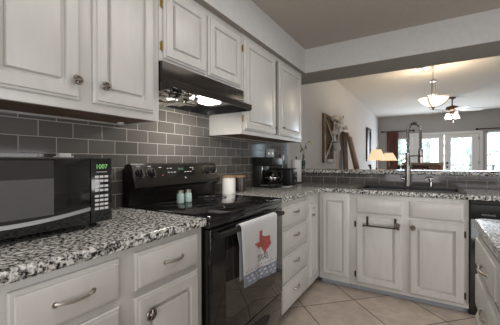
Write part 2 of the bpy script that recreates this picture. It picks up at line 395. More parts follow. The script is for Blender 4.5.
bk = bmesh.new(); lathe(bk, [(0, 0), (.017, 0), (.017, .028), (0, .028)], (.10, .945, 1.361), 14); obj('mounting_block', bk, M['cab'], uc1)
upper('short white two-door wall cabinet directly above the black range hood', 1.017, 1.783, 1.682, UT,
      [(1.040, 1.372, 1.700, 2.07, None, [(1.0335, 1.76), (1.0335, 1.98)]), (1.394, 1.755, 1.700, 2.07, None, [(1.7625, 1.79), (1.7625, 1.98)])], (0, 1.4, 1.682))
upper('tall white wall cabinet right of the hood, above the coffee maker', 1.785, 2.976, 1.370, UT,
      [(1.810, 2.318, 1.402, 2.075, (2.292, 1.462, .6), [(1.801, 1.484), (1.801, 2.0)]), (2.400, 2.925, 1.402, 2.075, (2.455, 1.478, .6), [])], (0, 2.4, 1.37), slot=(2.312, 2.402))

def base(label, f, u0, u1, loc, depth, wback=.0005, toe=.075, name='base_cabinet', toemat='toe', hollow=0):
    c = thing(name, label, 'cabinet', loc)
    bm = bmesh.new()
    if hollow:
        for q in ((u0, u0 + .016), (u1 - .016, u1)): fbox(bm, f, q[0], q[1], wback, depth - .0185, .09, .875)
        fbox(bm, f, u0 + .016, u1 - .016, wback, depth - .0185, .09, .106); fbox(bm, f, u0 + .016, u1 - .016, wback, wback + .01, .106, .875)
    else: fbox(bm, f, u0, u1, wback, depth - .0185, .09, .875)
    obj('body', bm, M['cab'], c, 0)
    bm = bmesh.new(); fbox(bm, f, u0, u1, depth - .018, depth, .06 if toemat == 'toe' else .075, .875, .0012); obj('face_frame', bm, M['cab'], c)
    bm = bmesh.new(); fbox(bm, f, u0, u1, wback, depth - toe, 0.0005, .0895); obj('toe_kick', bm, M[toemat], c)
    return c
# left run, left of the range
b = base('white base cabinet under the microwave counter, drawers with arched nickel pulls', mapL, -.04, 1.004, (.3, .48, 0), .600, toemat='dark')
for a0, a1, pl in ((.289, .587, (.388, .492)), (.646, .968, (.770, .862)), (-.02, .23, (.05, .16))):
    d = front('drawer', b, mapL, a0, a1, .716, .850, .6002, DRAWER); pull(d, mapL, pl[0], pl[1], .783, .620)
    d = front('door', b, mapL, a0, a1, .105, .692, .6002, DOOR)
    knob(d, mapL, (a1 - .035) if a0 == .289 else (a0 + .045), .625, .620)
# right of the range: four drawers
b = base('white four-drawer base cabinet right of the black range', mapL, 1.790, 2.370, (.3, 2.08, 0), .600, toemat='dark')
for z0, z1 in ((.693, .840), (.515, .668), (.310, .483), (.098, .283)):
    d = front('drawer', b, mapL, 1.812, 2.333, z0, z1, .6002, DRAWER); pull(d, mapL, 2.02, 2.12, (z0 + z1) / 2 + .02, .620, drop=.006)
# corner
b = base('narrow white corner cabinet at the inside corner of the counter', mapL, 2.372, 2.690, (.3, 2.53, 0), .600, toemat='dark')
d = front('door', b, mapL, 2.405, 2.585, .150, .796, .6002, NARROW); knob(d, mapL, 2.43, .70, .620, .7)
# sink run
b = base('narrow white cabinet left of the sink cabinet, single tall panel door', mapP, .602, .882, (.74, 2.99, 0), .600)
front('door', b, mapP, .636, .867, .115, .840, .6002, NARROW)
b = base('white double-door sink cabinet with blank fronts under the black sink', mapP, .884, 1.742, (1.31, 2.99, 0), .600, name='sink_cabinet', hollow=1)
front('false_drawer_front', b, mapP, .940, 1.301, .712, .840, .6002, DRAWER)
front('false_drawer_front', b, mapP, 1.353, 1.713, .706, .843, .6002, DRAWER)
d = front('door', b, mapP, .940, 1.301, .095, .680, .6002, DOOR); knob(d, mapP, 1.268, .634, .620); hinge(d, mapP, .9315, .606, .6005, 'bronze'); hinge(d, mapP, .9315, .162, .6005, 'bronze')
d = front('door', b, mapP, 1.353, 1.713, .088, .684, .6002, DOOR); knob(d, mapP, 1.378, .630, .620); hinge(d, mapP, 1.7215, .612, .6005, 'bronze'); hinge(d, mapP, 1.7215, .15, .6005, 'bronze')
# island
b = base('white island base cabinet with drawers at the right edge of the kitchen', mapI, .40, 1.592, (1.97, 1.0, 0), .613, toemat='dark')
for u0, u1 in ((1.105, 1.518), (.66, 1.06)):
    for z0, z1 in ((.733, .862), (.565, .712), (.36, .545), (.10, .34)):
        d = front('drawer', b, mapI, u0, u1, z0, z1, .6132, DRAWER); pull(d, mapI, (u0 + u1) / 2 - .085, (u0 + u1) / 2 + .025, (z0 + z1) / 2 - .012, .633, .004, .004, .018)

# ------------------------------------------------------------------ worktops
def slab(polys, z0, z1):
    bm = bmesh.new()
    for p in polys: prism(bm, p, z0, z1, lambda a, y, b: Vector((a, b, y)))
    return bm
def slabobj(name, poly, z0, z1, m, label, hole=None, bev=.009):
    bm = bmesh.new(); prism(bm, poly, z0, z1, lambda a, y, b: Vector((a, b, y)))
    bmesh.ops.recalc_face_normals(bm, faces=bm.faces)
    es = [e for e in bm.edges if abs(e.verts[0].co.z - e.verts[1].co.z) < 1e-6]
    bmesh.ops.bevel(bm, geom=es, offset=bev, segments=3, affect='EDGES', profile=0.5)
    if hole:
        x0, x1, y0, y1 = hole
        for pl, n in ((x0, (1, 0, 0)), (x1, (1, 0, 0))): bmesh.ops.bisect_plane(bm, geom=bm.verts[:] + bm.edges[:] + bm.faces[:], plane_co=(pl, 0, 0), plane_no=n)
        for pl, n in ((y0, (0, 1, 0)), (y1, (0, 1, 0))): bmesh.ops.bisect_plane(bm, geom=bm.verts[:] + bm.edges[:] + bm.faces[:], plane_co=(0, pl, 0), plane_no=n)
        kill = [f for f in bm.faces if x0 < f.calc_center_median().x < x1 and y0 < f.calc_center_median().y < y1]
        bmesh.ops.delete(bm, geom=kill, context='FACES')
        inner = [e for e in bm.edges if e.is_boundary]
        up = {}
        for e in inner:
            for v in e.verts: up.setdefault((round(v.co.x, 4), round(v.co.y, 4)), {})['t' if v.co.z > (z0 + z1) / 2 else 'b'] = v
        for e in inner:
            if e.verts[0].co.z > (z0 + z1) / 2 and e.verts[1].co.z > (z0 + z1) / 2:
                p = up[(round(e.verts[0].co.x, 4), round(e.verts[0].co.y, 4))]; q = up[(round(e.verts[1].co.x, 4), round(e.verts[1].co.y, 4))]
                if 'b' in p and 'b' in q: bm.faces.new((p['t'], q['t'], q['b'], p['b']))
    return tag(obj(name, bm, m, None, 30), label, 'countertop')
ZC0, ZC = .876, .914
slabobj('countertop', [(.0085, -.06), (.628, -.06), (.628, 1.007), (.0085, 1.007)], ZC0, ZC, M['granite'], 'speckled black and white granite worktop under the microwave, left of the range')
slabobj('countertop', [(.0085, 1.781), (.628, 1.781), (.628, 2.667), (2.40, 2.667), (2.40, 3.2915), (.0085, 3.2915)], ZC0, ZC, M['granite'], 'L-shaped speckled granite worktop holding the black sink and coffee maker', hole=(.965, 1.705, 2.75, 3.10))
slabobj('countertop', [(1.648, .35), (2.34, .35), (2.34, 1.622), (1.680, 1.622), (1.648, 1.590)], ZC0, ZC, M['granite2'], 'streaked grey granite island worktop at the right edge')
slabobj('bar_top', [(.001, 3.262), (2.46, 3.262), (2.46, 3.60), (.001, 3.60)], 1.0295, 1.069, M['granite'], 'narrow raised granite bar ledge behind the sink')

# ------------------------------------------------------------------ range hood
h = thing('range_hood', 'black range hood under the short cabinet with a lit lamp', 'range hood', (.2, 1.4, 1.54))
obj('fascia', B(.312, .332, 1.019, 1.781, 1.571, 1.680, bev=.001), M['panelblk'], h)
bm = bmesh.new(); prism(bm, [(.3325, 1.575), (.395, 1.575), (.402, 1.570), (.402, 1.534), (.3925, 1.534), (.3925, 1.5755), (.3325, 1.5755)][:5] + [(.3925, 1.566), (.3325, 1.566)], 1.019, 1.781, lambda a, y, b: Vector((a, y, b))); box(bm, .3325, .402, 1.0175, 1.0188, 1.534, 1.575); obj('lip', bm, M['panelblk'], h)
bm = bmesh.new(); box(bm, .0085, .392, 1.019, 1.031, 1.528, 1.575); box(bm, .0085, .392, 1.769, 1.781, 1.528, 1.575); box(bm, .0085, .331, 1.032, 1.768, 1.560, 1.5705); box(bm, .0085, .024, 1.032, 1.768, 1.524, 1.559); box(bm, .0085, .31, 1.019, 1.781, 1.5755, 1.679); box(bm, .331, .392, 1.032, 1.768, 1.560, 1.5655)
obj('shell', bm, M['black'], h, 0)
obj('lamp_lens', B(.270, .384, 1.350, 1.448, 1.522, 1.5595, bev=.012), M['hoodlens'], h)
bm = bmesh.new(); rf = random.Random(3)
g = bmesh.ops.create_icosphere(bm, subdivisions=4, radius=1)['verts']
from mathutils import noise as mnoise
for v in g:
    k = 1 + .50 * mnoise.noise(v.co * 2.0) + .14 * mnoise.noise(v.co * 4.6)
    v.co = Vector((max(.03, min(.385, .190 + v.co.x * .19 * k)), min(1.33, max(1.034, 1.180 + v.co.y * .17 * k)), 1.540 + max(-1.2, min(.3, v.co.z * k)) * .05))
M['foil'] = mat('crumpled_aluminium', (0.86, 0.84, 0.81), 0.10, 1)
obj('grease_filter', bm, M['foil'], h, 60)
bm = bmesh.new()
for k in range(3): box(bm, .3321, .3336, 1.60 + k * .035, 1.625 + k * .035, 1.632, 1.648)
obj('switch', bm, M['blackplastic'], h)
ld = bpy.data.lights.new('hood_lamp', 'AREA'); ld.shape = 'RECTANGLE'; ld.size = .12; ld.size_y = .15; ld.energy = 5.0; ld.color = (1, .95, .87)
lo = bpy.data.objects.new('hood_lamp', ld); C.objects.link(lo); lo.location = (.31 - .2, 1.365 - 1.4, 1.512 - 1.54); lo.rotation_euler = (0, R(22), 0); lo.parent = h

# ------------------------------------------------------------------ range
YR0, YR1 = 1.0115, 1.7765
r = thing('range', 'black glass-top kitchen range with a towel on its oven handle', 'stove', (.33, 1.394, 0))
bm = bmesh.new(); box(bm, .02, .600, YR0, YR1, .03, .893); box(bm, .10, .56, YR0 + .04, YR1 - .04, .0005, .03); obj('body', bm, M['black'], r, 0)
bm = bmesh.new(); box(bm, .02, .645, YR0, YR1, .8935, .920, bev=.006); obj('cooktop', bm, M['blackglass'], r)
M['ring'] = mat('burner_print', (0.035, 0.035, 0.036), 0.1)
for x, y, q in ((.20, 1.20, .08), (.20, 1.58, .10), (.46, 1.20, .105), (.46, 1.58, .08)):
    bm = bmesh.new(); lathe(bm, [(q - .004, .9202), (q - .004, .9207), (q, .9207), (q, .9202)], (x, y, 0), 40); obj('burner', bm, M['ring'], r)
bm = bmesh.new(); box(bm, .6005, .640, YR0 + .002, YR1 - .002, .862, .893, bev=.003); obj('trim_rail', bm, M['black'], r)
od = obj('oven_door', B(.6005, .645, YR0 + .004, YR1 - .004, .292, .856, bev=.005), M['blackglass'], r)
bm = bmesh.new(); box(bm, .6452, .6458, 1.13, 1.66, .39, .74); M['ovenwin'] = mat('oven_window_glass', (0.030, 0.026, 0.022), 0.03, spec=0.7); obj('oven_window', bm, M['ovenwin'], od)
bm = bmesh.new(); tube(bm, [(.682, 1.030, .834), (.682, 1.700, .834)], .0135, 14)
for y in (1.045, 1.685): box(bm, .6445, .682, y - .012, y + .012, .820, .844, bev=.003)
obj('handle', bm, M['blackplastic'], od)
dr = obj('drawer', B(.6005, .640, YR0 + .004, YR1 - .004, .062, .284, bev=.005), M['black'], r)
bm = bmesh.new(); lathe(bm, [(0, 0), (.001, .0005), (1, .0005), (1.0, .004), (.85, .004), (.80, .001)], (.6402, 1.394, .205), 32, 'x')
for v in bm.verts: v.co = Vector((v.co.x, 1.394 + (v.co.y - 1.394) * .20, .205 + (v.co.z - .205) * .040))
obj('grip_recess', bm, M['dark'], dr)
bg_ = thing  # backguard below
bm = bmesh.new()
PF = [(.022, .9205), (.022, 1.138), (.040, 1.154), (.062, 1.157), (.082, 1.148), (.1245, 1.035), (.126, 1.024), (.117, 1.012), (.078, 1.006), (.070, .9205)]
prism(bm, PF, YR0 + .002, YR1 - .004, lambda a, y, b: Vector((a, y, b)))
es = [e for e in bm.edges if abs(e.verts[0].co.y - e.verts[1].co.y) < 1e-6 and min(e.verts[0].co.z, e.verts[1].co.z) > 1.0]
bmesh.ops.bevel(bm, geom=es, offset=.012, segments=3, affect='EDGES', profile=.5)
bgd = obj('backguard', bm, mat('black_gloss_enamel', (.020, .017, .015), .2, .5), r, 40)
sl = Vector((.118 - .082, 0, 1.052 - 1.148)).normalized(); nrm = Vector((-sl.z, 0, sl.x)).normalized()
if nrm.x < 0: nrm = -nrm
def onpanel(y, t, d=0.0): return Vector((.082, y, 1.148)) + sl * t + nrm * d
def pdisc(bm, y, t, rad, d0, d1, n=18, r1=None):
    tube(bm, [onpanel(y, t, d0), onpanel(y, t, d1)], [rad, rad if r1 is None else r1], n)
for y in (1.060, 1.142, 1.632, 1.700):
    bm = bmesh.new()
    for k in range(11):
        a = R(-50 + 28 * k) + math.pi; bmm = Vector((0, math.cos(a), 0)) + sl * math.sin(a)
        pp = onpanel(y, .051, .0005) + bmm * .031; q = bmm.cross(nrm)
        p1, p2 = pp - q * .0035, pp + q * .0035
        tube(bm, [p1, p2], .0016, 6)
    dl = obj('dial_marks', bm, M['mark'], bgd)
    bm = bmesh.new(); pdisc(bm, y, .051, .024, .0004, .010, 22); pdisc(bm, y, .051, .020, .010, .024, 22, .017)
    c0 = onpanel(y, .051, .024)
    prof = [c0 - sl * .017 - Vector((0, .004, 0)), c0 + sl * .017 - Vector((0, .004, 0)), c0 + sl * .017 + Vector((0, .004, 0)), c0 - sl * .017 + Vector((0, .004, 0))]
    lo_ = [bm.verts.new(p - nrm * .001) for p in prof]; hi_ = [bm.verts.new(p + nrm * .008) for p in prof]
    for k in range(4): bm.faces.new((lo_[k], lo_[(k + 1) % 4], hi_[(k + 1) % 4], hi_[k]))
    bm.faces.new(hi_); bm.faces.new(lo_[::-1])
    obj('knob', bm, M['blackplastic'], bgd)
def pquad(bm, y0, y1, t0, t1, d):
    vs = []
    for dd in (d, d + .0006): vs.append([bm.verts.new(onpanel(y, t, dd)) for y, t in ((y0, t0), (y1, t0), (y1, t1), (y0, t1))])
    for k in range(4): bm.faces.new((vs[0][k], vs[0][(k + 1) % 4], vs[1][(k + 1) % 4], vs[1][k]))
    bm.faces.new(vs[0][::-1]); bm.faces.new(vs[1])
bm = bmesh.new(); pquad(bm, 1.255, 1.520, .012, .080, .0004); dsp = obj('display', bm, M['blackglass'], bgd, 0)
bm = text_bm('10:07', .022, lambda v: onpanel(1.385 + v.x, .033 - v.y, .0012 + v.z)); obj('clock_digits', bm, M['digitsdim'], dsp, 0)
for (y, t) in ((1.275, .026), (1.30, .026), (1.275, .052), (1.30, .052), (1.325, .052), (1.42, .052), (1.445, .052), (1.47, .052), (1.50, .024), (1.48, .024), (1.50, .036)):
    bm = bmesh.new(); pquad(bm, y - .008, y + .008, t - .0025, t + .0025, .0011); obj('button_mark', bm, M['mark'], dsp, 0)
bm = bmesh.new(); pquad(bm, 1.402, 1.414, .086, .098, .0004); obj('emblem', bm, M['mark'], bgd, 0)
bm = bmesh.new(); pquad(bm, 1.218, 1.226, .066, .070, .0004); obj('indicator_light', bm, M['indicator'], bgd, 0)
for q in ((1.205, 1.225, .016, .020), (1.05, 1.075, .008, .011), (1.125, 1.15, .008, .011)):
    bm = bmesh.new(); pquad(bm, *q, .0004); obj('panel_mark', bm, M['mark'], bgd, 0)
# ------------------------------------------------------------------ towel on the oven handle
YT0, YT1 = 1.185, 1.578
def tsurf(u, s, d=0.0):
    """u across, s metres along the cloth from its front fold (negative: behind the handle)"""
    y = YT0 + (YT1 - YT0) * u
    if s < 0:
        q = max(0, -s - .02); y += .035 * (1 - u) * min(1, q * 10); x = .667 - .004 * math.sin(u * 9) * min(1, q * 8); z = .840 - q; return Vector((x - d, y, z))
    if s < .045:
        a = math.pi * (s / .045); return Vector((.6825 - (.0165 + d) * math.cos(a), y, .840 + (.0165 + d) * math.sin(a)))
    q = s - .045
    w = min(1, q * 5)
    x = .6995 + w * (.006 * math.sin(u * 8.5 + .6) + .003 * math.sin(u * 19 + q * 6)) + .012 * w * (1 - u) * u
    sk = .012 * math.sin(u * 7) * w
    return Vector((x + d, y + q * (.04 - .12 * u), .840 - q * (.97 + .11 * u)))
LT = .345
def tgrid(u0, u1, s0, s1, nu, ns, d, th):
    bm = bmesh.new(); V = [[[bm.verts.new(tsurf(u0 + (u1 - u0) * i / nu, s0 + (s1 - s0) * j / ns, dd)) for j in range(ns + 1)] for i in range(nu + 1)] for dd in (d, d + th)]
    for i in range(nu):
        for j in range(ns):
            for k in (0, 1):
                q = (V[k][i][j], V[k][i + 1][j], V[k][i + 1][j + 1], V[k][i][j + 1]); bm.faces.new(q if k else q[::-1])
    for i in range(nu):
        for j in (0, ns): bm.faces.new((V[0][i][j], V[0][i + 1][j], V[1][i + 1][j], V[1][i][j]))
    for j in range(ns):
        for i in (0, nu): bm.faces.new((V[0][i][j], V[0][i][j + 1], V[1][i][j + 1], V[1][i][j]))
    return bm
t = thing('dish_towel', 'white dish towel with a red state map and blue border, on the oven handle', 'towel', (.7, 1.394, .84))
obj('cloth', tgrid(0, 1, -.30, .290, 26, 50, -.0005, .002), M['towel'], t, 80)
obj('border', tgrid(0, 1, .2905, .290 + .062, 26, 8, -.0005, .0021), M['towelblue'], t, 80)
TX = [(.30, 1.0), (.47, 1.0), (.47, .77), (.62, .70), (.80, .68), (.93, .66), (.93, .47), (1.0, .33), (.95, .26), (.80, .17), (.70, .08), (.68, -.05), (.60, -.02), (.54, .12), (.45, .26), (.36, .33), (.27, .25), (.20, .32), (.12, .42), (0, .53), (0, .55), (.30, .55)]
def print_poly(poly, uc, sc, su, ss, name, m):
    bm = bmesh.new(); vs = [bm.verts.new((a, b, 0)) for a, b in poly]; f = bm.faces.new(vs)
    bmesh.ops.triangulate(bm, faces=[f]); bmesh.ops.subdivide_edges(bm, edges=bm.edges[:], cuts=2, use_grid_fill=True)
    for v in bm.verts: v.co = tsurf(uc + (v.co.x - .5) * su, sc - (v.co.y - .5) * ss, .0022)
    return obj(name, bm, m, t, 80)
print_poly(TX, .55, .158, .48, .125, 'map_print', M['red'])
bm = text_bm('TEXAS', .040, lambda v: tsurf(.54 + v.x / (YT1 - YT0), .240 - v.y * 1.15, .0021 + v.z)); obj('lettering', bm, M['printdark'], t, 0)
def sq(bm, u, s, a, bb):
    vs = [bm.verts.new(tsurf(u + i * a, s + j * bb, .0022)) for i, j in ((-1, -1), (1, -1), (1, 1), (-1, 1))]; bm.faces.new(vs)
for k in range(12):
    bm = bmesh.new(); sq(bm, .06 + k * .08, .275, .014, .0035); obj('printed_dot', bm, M['printblue'], t, 0)
for k in range(7):
    for q in range(2): bm = bmesh.new(); sq(bm, .10 + k * .13 + .05 * q, .308 + q * .02, .028, .005); obj('border_print', bm, M['towel'], t, 0)

# ------------------------------------------------------------------ microwave
m = thing('microwave', 'black countertop microwave with green clock on granite worktop', 'microwave', (.21, .44, .914))
XF = .400
obj('body', B(.035, .372, .165, .700, .934, 1.184, bev=.004), M['blackplastic'], m)
for x in (.07, .33):
    for y in (.20, .66):
        bm = bmesh.new(); lathe(bm, [(0, .9145), (.014, .9145), (.016, .9335), (0, .9335)], (x, y, 0), 12); obj('foot', bm, M['blackplastic'], m)
dr = obj('door', B(.3725, XF, .165, .612, .936, 1.183, bev=.005), M['black'], m)
obj('window', B(XF + .0003, XF + .0012, .19, .487, .990, 1.112), M['reflectgrey'], dr, 0)  # grey zone painted in as a reflection on the black door
obj('upper_reflection', B(XF + .0003, XF + .0010, .19, .487, 1.1125, 1.172), mat('dark_grey_reflection', (.032, .030, .029), .5, spec=.15), dr, 0)  # darker upper part of the painted reflection
bm = bmesh.new()
for k in range(14):
    y0 = .168 + .442 * k / 13
pr = [(.166 + .444 * k / 13, .982 + .0 * k + .010 * ((k / 13) ** 3) - .012 * math.sin(math.pi * (k / 13))) for k in range(14)]
for (ya, za), (yb, zb) in zip(pr, pr[1:]):
    vs = [bm.verts.new(Vector((x, y, z + dz))) for x in (XF + .0002, XF + .003) for (y, z) in ((ya, za), (yb, zb)) for dz in (-.0065, .0065)]
    bmesh.ops.convex_hull(bm, input=vs)
obj('highlight_strip', bm, mat('satin_highlight', (.36, .36, .36), .3, 1), dr)  # highlight along the curved door bottom, built as a bright metal band
cp = obj('control_panel', B(.3725, XF, .6135, .700, .936, 1.183, bev=.005), M['black'], m)
bm = text_bm('1007', .024, lambda v: Vector((XF + .0012 + v.z, .655 + v.x, 1.148 + v.y))); obj('clock_digits', bm, M['digits'], cp, 0)
bm = bmesh.new()
for y in (.636, .655, .674):
    for z in (1.110, 1.094, 1.074, 1.058, 1.036, 1.020, 1.004, .988): box(bm, XF + .0002, XF + .0014, y - .0075, y + .0075, z - .0045, z + .0045)
obj('keypad', bm, M['keys'], cp, 0)
bm = bmesh.new(); box(bm, XF + .0002, XF + .0010, .634, .678, 1.126, 1.130); obj('panel_caption', bm, M['mark'], cp, 0)
bm = bmesh.new(); box(bm, .05, .085, .655, .705, 1.1845, 1.206, bev=.003); box(bm, .06, .075, .640, .720, 1.1845, 1.192, bev=.002)
tag(obj('plastic_clip', bm, M['whiteplastic'], origin=(.067, .68, 1.1845)), 'small white plastic clip lying on top of the black microwave', 'clip')

# ------------------------------------------------------------------ worktop objects by the range
def shaker(x, y, label):
    s = thing('shaker_jar', label, 'shaker', (x, y, .9207), 'mint jars on the cooktop')
    bm = bmesh.new(); lathe(bm, [(0, 0), (.0185, 0), (.0215, .004), (.0215, .048), (.0175, .058), (.0165, .060), (0, .060)], (x, y, .9208), 20); obj('jar', bm, M['mint'], s)
    bm = bmesh.new(); lathe(bm, [(.0178, .0605), (.0185, .0615), (.0185, .073), (.0170, .076), (0, .076)], (x, y, .9208), 20); obj('lid', bm, M['pewter'], s)
shaker(.232, 1.243, 'mint green mini jar shaker with a grey lid, nearer the microwave')
shaker(.236, 1.303, 'mint green mini jar shaker with a grey lid, nearer the white canister')
def canister(x, y, rad, hh, ml, label, lid):
    c = thing('canister', label, 'canister', (x, y, ZC))
    bm = bmesh.new(); lathe(bm, [(0, .0005), (rad - .003, .0005), (rad, .004), (rad, hh - .004), (rad - .003, hh), (0, hh)], (x, y, ZC), 32); obj('body', bm, ml, c)
    bm = bmesh.new(); lathe(bm, [(0, hh + .0003), (rad + .001, hh + .0003), (rad + .001, hh + .014), (rad - .006, hh + .018), (0, hh + .018)], (x, y, ZC), 32); obj('lid', bm, lid, c)
canister(.155, 1.842, .051, .124, M['white'], 'white ceramic canister with a wooden lid, beside the range', M['lidwood'])
M['darkcan'] = mat('dark_brown_ceramic', (.035, .026, .02), .3)
canister(.120, 2.045, .050, .118, M['darkcan'], 'dark brown canister with a wooden lid behind the white canister', M['lidwood'])
# coffee maker faces +x
c = thing('coffee_maker', 'black drip coffee maker with a glass carafe on the granite', 'coffee maker', (.14, 2.5, ZC))
z = ZC
bm = bmesh.new(); box(bm, .035, .265, 2.415, 2.605, z + .0005, z + .032, bev=.008); box(bm, .035, .115, 2.415, 2.605, z + .030, z + .23, bev=.01); obj('body', bm, M['blackplastic'], c)
bm = bmesh.new(); prism(bm, [(2.405, z + .290), (2.612, z + .290), (2.605, z + .205), (2.415, z + .205)], .030, .255, lambda a, y, b: Vector((y, a, b)))
bmesh.ops.recalc_face_normals(bm, faces=bm.faces); bmesh.ops.bevel(bm, geom=bm.edges[:], offset=.012, segments=3, affect='EDGES', profile=.5); obj('reservoir', bm, M['blackplastic'], c)
ca = bmesh.new(); lathe(ca, [(.0, .001), (.058, .001), (.068, .02), (.070, .055), (.060, .092), (.046, .112), (.048, .122)], (.190, 2.51, z + .033), 28); cf = obj('carafe', ca, M['carafe'], c)
bm = bmesh.new(); lathe(bm, [(.049, .122), (.050, .130), (.030, .142), (0, .142)], (.190, 2.51, z + .033), 24); obj('carafe_lid', bm, M['blackplastic'], cf)
bm = bmesh.new(); lathe(bm, [(.0705, .058), (.0725, .058), (.0725, .066), (.0695, .066)], (.190, 2.51, z + .033), 28); obj('carafe_band', bm, M['chrome'], cf)
bm = bmesh.new(); tube(bm, [(.222, 2.566, z + .155), (.248, 2.600, z + .155), (.252, 2.606, z + .10), (.240, 2.590, z + .06), (.226, 2.568, z + .065)], .008, 8); obj('carafe_handle', bm, M['blackplastic'], cf)
bm = bmesh.new(); box(bm, .1152, .119, 2.432, 2.452, z + .07, z + .21, bev=.001); box(bm, .116, .20, 2.4135, 2.4148, z + .02, z + .03); obj('water_gauge', bm, M['steel'], c)
bm = bmesh.new(); lathe(bm, [(0, .0326), (.062, .0326), (.062, .0335), (0, .0335)], (.190, 2.51, z), 24); obj('hot_plate', bm, M['pewter'], c)
bm = bmesh.new(); lathe(bm, [(0, .0006), (.03, .0006), (.045, .008), (.047, .009), (.03, .004), (0, .003)], (.335, 2.52, ZC), 24, sx=.9, sy=1.3); box(bm, .325, .345, 2.57, 2.66, ZC + .004, ZC + .011, bev=.003)
tag(obj('spoon_rest', bm, M['white'], origin=(.335, 2.52, ZC)), 'small white spoon rest on the granite before the coffee maker', 'spoon rest')
# toaster
tz = ZC + .006
t_ = thing('toaster', 'black two-slot toaster between the coffee maker and paper towels', 'toaster', (.19, 2.81, ZC))
bm = bmesh.new(); box(bm, .085, .300, 2.735, 2.895, tz, tz + .172, bev=.018, seg=3); obj('body', bm, M['blackplastic'], t_)
for y in (2.78, 2.84): obj('slot', B(.115, .265, y - .012, y + .012, tz + .1722, tz + .1735), M['chrome'], t_, 0)
bm = bmesh.new(); box(bm, .3002, .325, 2.80, 2.83, tz + .085, tz + .098, bev=.004); obj('lever', bm, M['steel'], t_)
bm = bmesh.new(); tube(bm, [(.300, 2.815, tz + .04), (.312, 2.815, tz + .04)], .013, 14); obj('knob', bm, M['steel'], t_)
bm = bmesh.new(); box(bm, .10, .285, 2.75, 2.88, ZC + .0004, tz + .002); obj('base', bm, M['black'], t_)
# paper towel holder
p = thing('paper_towel_holder', 'white paper towel roll standing on its holder in the counter corner', 'paper towels', (.19, 3.13, ZC))
bm = bmesh.new(); lathe(bm, [(0, .0005), (.07, .0005), (.07, .008), (.012, .013), (.006, .016), (.006, .285), (.011, .292), (.009, .305), (0, .308)], (.19, 3.13, ZC), 24); obj('holder', bm, M['bronze'], p)
bm = bmesh.new(); lathe(bm, [(.012, .015), (.056, .015), (.058, .02), (.058, .262), (.056, .267), (.012, .267), (.012, .015)], (.19, 3.13, ZC), 32); obj('paper_roll', bm, M['paper'], p)
# outlets
def plate(y, zc, hy, hz, mm, label, n):
    o = thing('wall_outlet', label, 'outlet', (.008, y, zc))
    obj('cover_plate', B(.0082, .014, y - hy, y + hy, zc - hz, zc + hz, bev=.002), mm, o)
    for k in (-1, 1):
        yy, zz = (y + k * .045, zc) if n else (y, zc + k * .022)
        obj('socket', B(.0142, .0155, yy - .016, yy + .016, zz - .014, zz + .014, bev=.0005), M['steel'] if n else M['blackplastic'], o)
plate(2.815, 1.252, .095, .05, mat('satin_cover', (.30, .30, .31), .5), 'wide brushed metal outlet cover on the tiles behind the coffee maker', 1)
plate(3.10, 1.185, .04, .06, M['blackplastic'], 'dark outlet cover with a white plug above the toaster', 0)
bm = bmesh.new(); box(bm, .0157, .045, 3.08, 3.115, 1.175, 1.235, bev=.004)
tube(bm, [(.03, 3.097, 1.176), (.035, 3.095, 1.12), (.03, 3.07, 1.05), (.04, 3.03, .98), (.06, 2.98, .93), (.10, 2.93, .921)], .003, 6); tag(obj('power_plug', bm, M['whiteplastic'], origin=(.03, 3.1, 1.2)), 'white power plug and cord in the dark outlet above the toaster', 'plug')
# bottle vase
v_ = thing('bud_vase', 'green glass bottle vase with a thin curving flower stem on the bar ledge', 'vase', (.165, 3.42, 1.069))
bm = bmesh.new(); lathe(bm, [(0, .0006), (.026, .0006), (.030, .006), (.030, .075), (.014, .11), (.011, .17), (.014, .175), (.011, .176), (.008, .17), (.011, .11), (.027, .074), (.027, .008), (0, .005)], (.165, 3.42, 1.069), 20); obj('bottle', bm, M['bottle'], v_)
bm = bmesh.new()
tube(bm, [(.165, 3.42, 1.08), (.166, 3.42, 1.20), (.172, 3.42, 1.30), (.195, 3.42, 1.37), (.225, 3.42, 1.405), (.250, 3.42, 1.408)], .0035, 6)
tube(bm, [(.163, 3.42, 1.08), (.162, 3.42, 1.22), (.146, 3.42, 1.32), (.108, 3.42, 1.40)], .003, 6)
obj('stem', bm, M['green'], v_)
for (x, y, zz) in ((.255, 3.42, 1.398), (.268, 3.425, 1.375)):
    bm = bmesh.new(); lathe(bm, [(0, -.02), (.012, -.012), (.016, .004), (.008, .016), (0, .018)], (x, y, zz), 10); obj('blossom', bm, M['yellow'], v_)
bm = bmesh.new()
for (p0, p1) in (((.165, 3.42, 1.30), (.125, 3.41, 1.36)), ((.146, 3.42, 1.32), (.120, 3.42, 1.27)), ((.19, 3.42, 1.36), (.205, 3.42, 1.31))):
    a, b_ = Vector(p0), Vector(p1); tube(bm, [a, a.lerp(b_, .5), b_], [.003, .010, .001], 6)
obj('leaf', bm, M['green'], v_)

# ------------------------------------------------------------------ sink, faucet, dispenser
s = thing('kitchen_sink', 'black composite double-bowl sink set into the granite under the faucet', 'sink', (1.335, 2.93, .72))
bm = bmesh.new(); X0, X1, Y0, Y1 = .935, 1.735, 2.722, 3.130
for q in ((X0, X1, Y0, 2.762), (X0, X1, 3.088, Y1), (X0, .977, 2.762, 3.088), (1.693, X1, 2.762, 3.088)): box(bm, q[0], q[1], q[2], q[3], ZC + .0006, ZC + .010)
obj('rim', bm, M['sink'], s, 0)
bm = bmesh.new()
for a, b_ in ((.977, 1.325), (1.345, 1.693)):
    box(bm, a - .008, a, 2.754, 3.096, .72, ZC + .0005); box(bm, b_, b_ + .008, 2.754, 3.096, .72, ZC + .0005)
    box(bm, a, b_, 2.754, 2.762, .72, ZC + .0005); box(bm, a, b_, 3.088, 3.096, .72, ZC + .0005); box(bm, a - .008, b_ + .008, 2.754, 3.096, .712, .72)
obj('bowl', bm, M['sink'], s, 0)
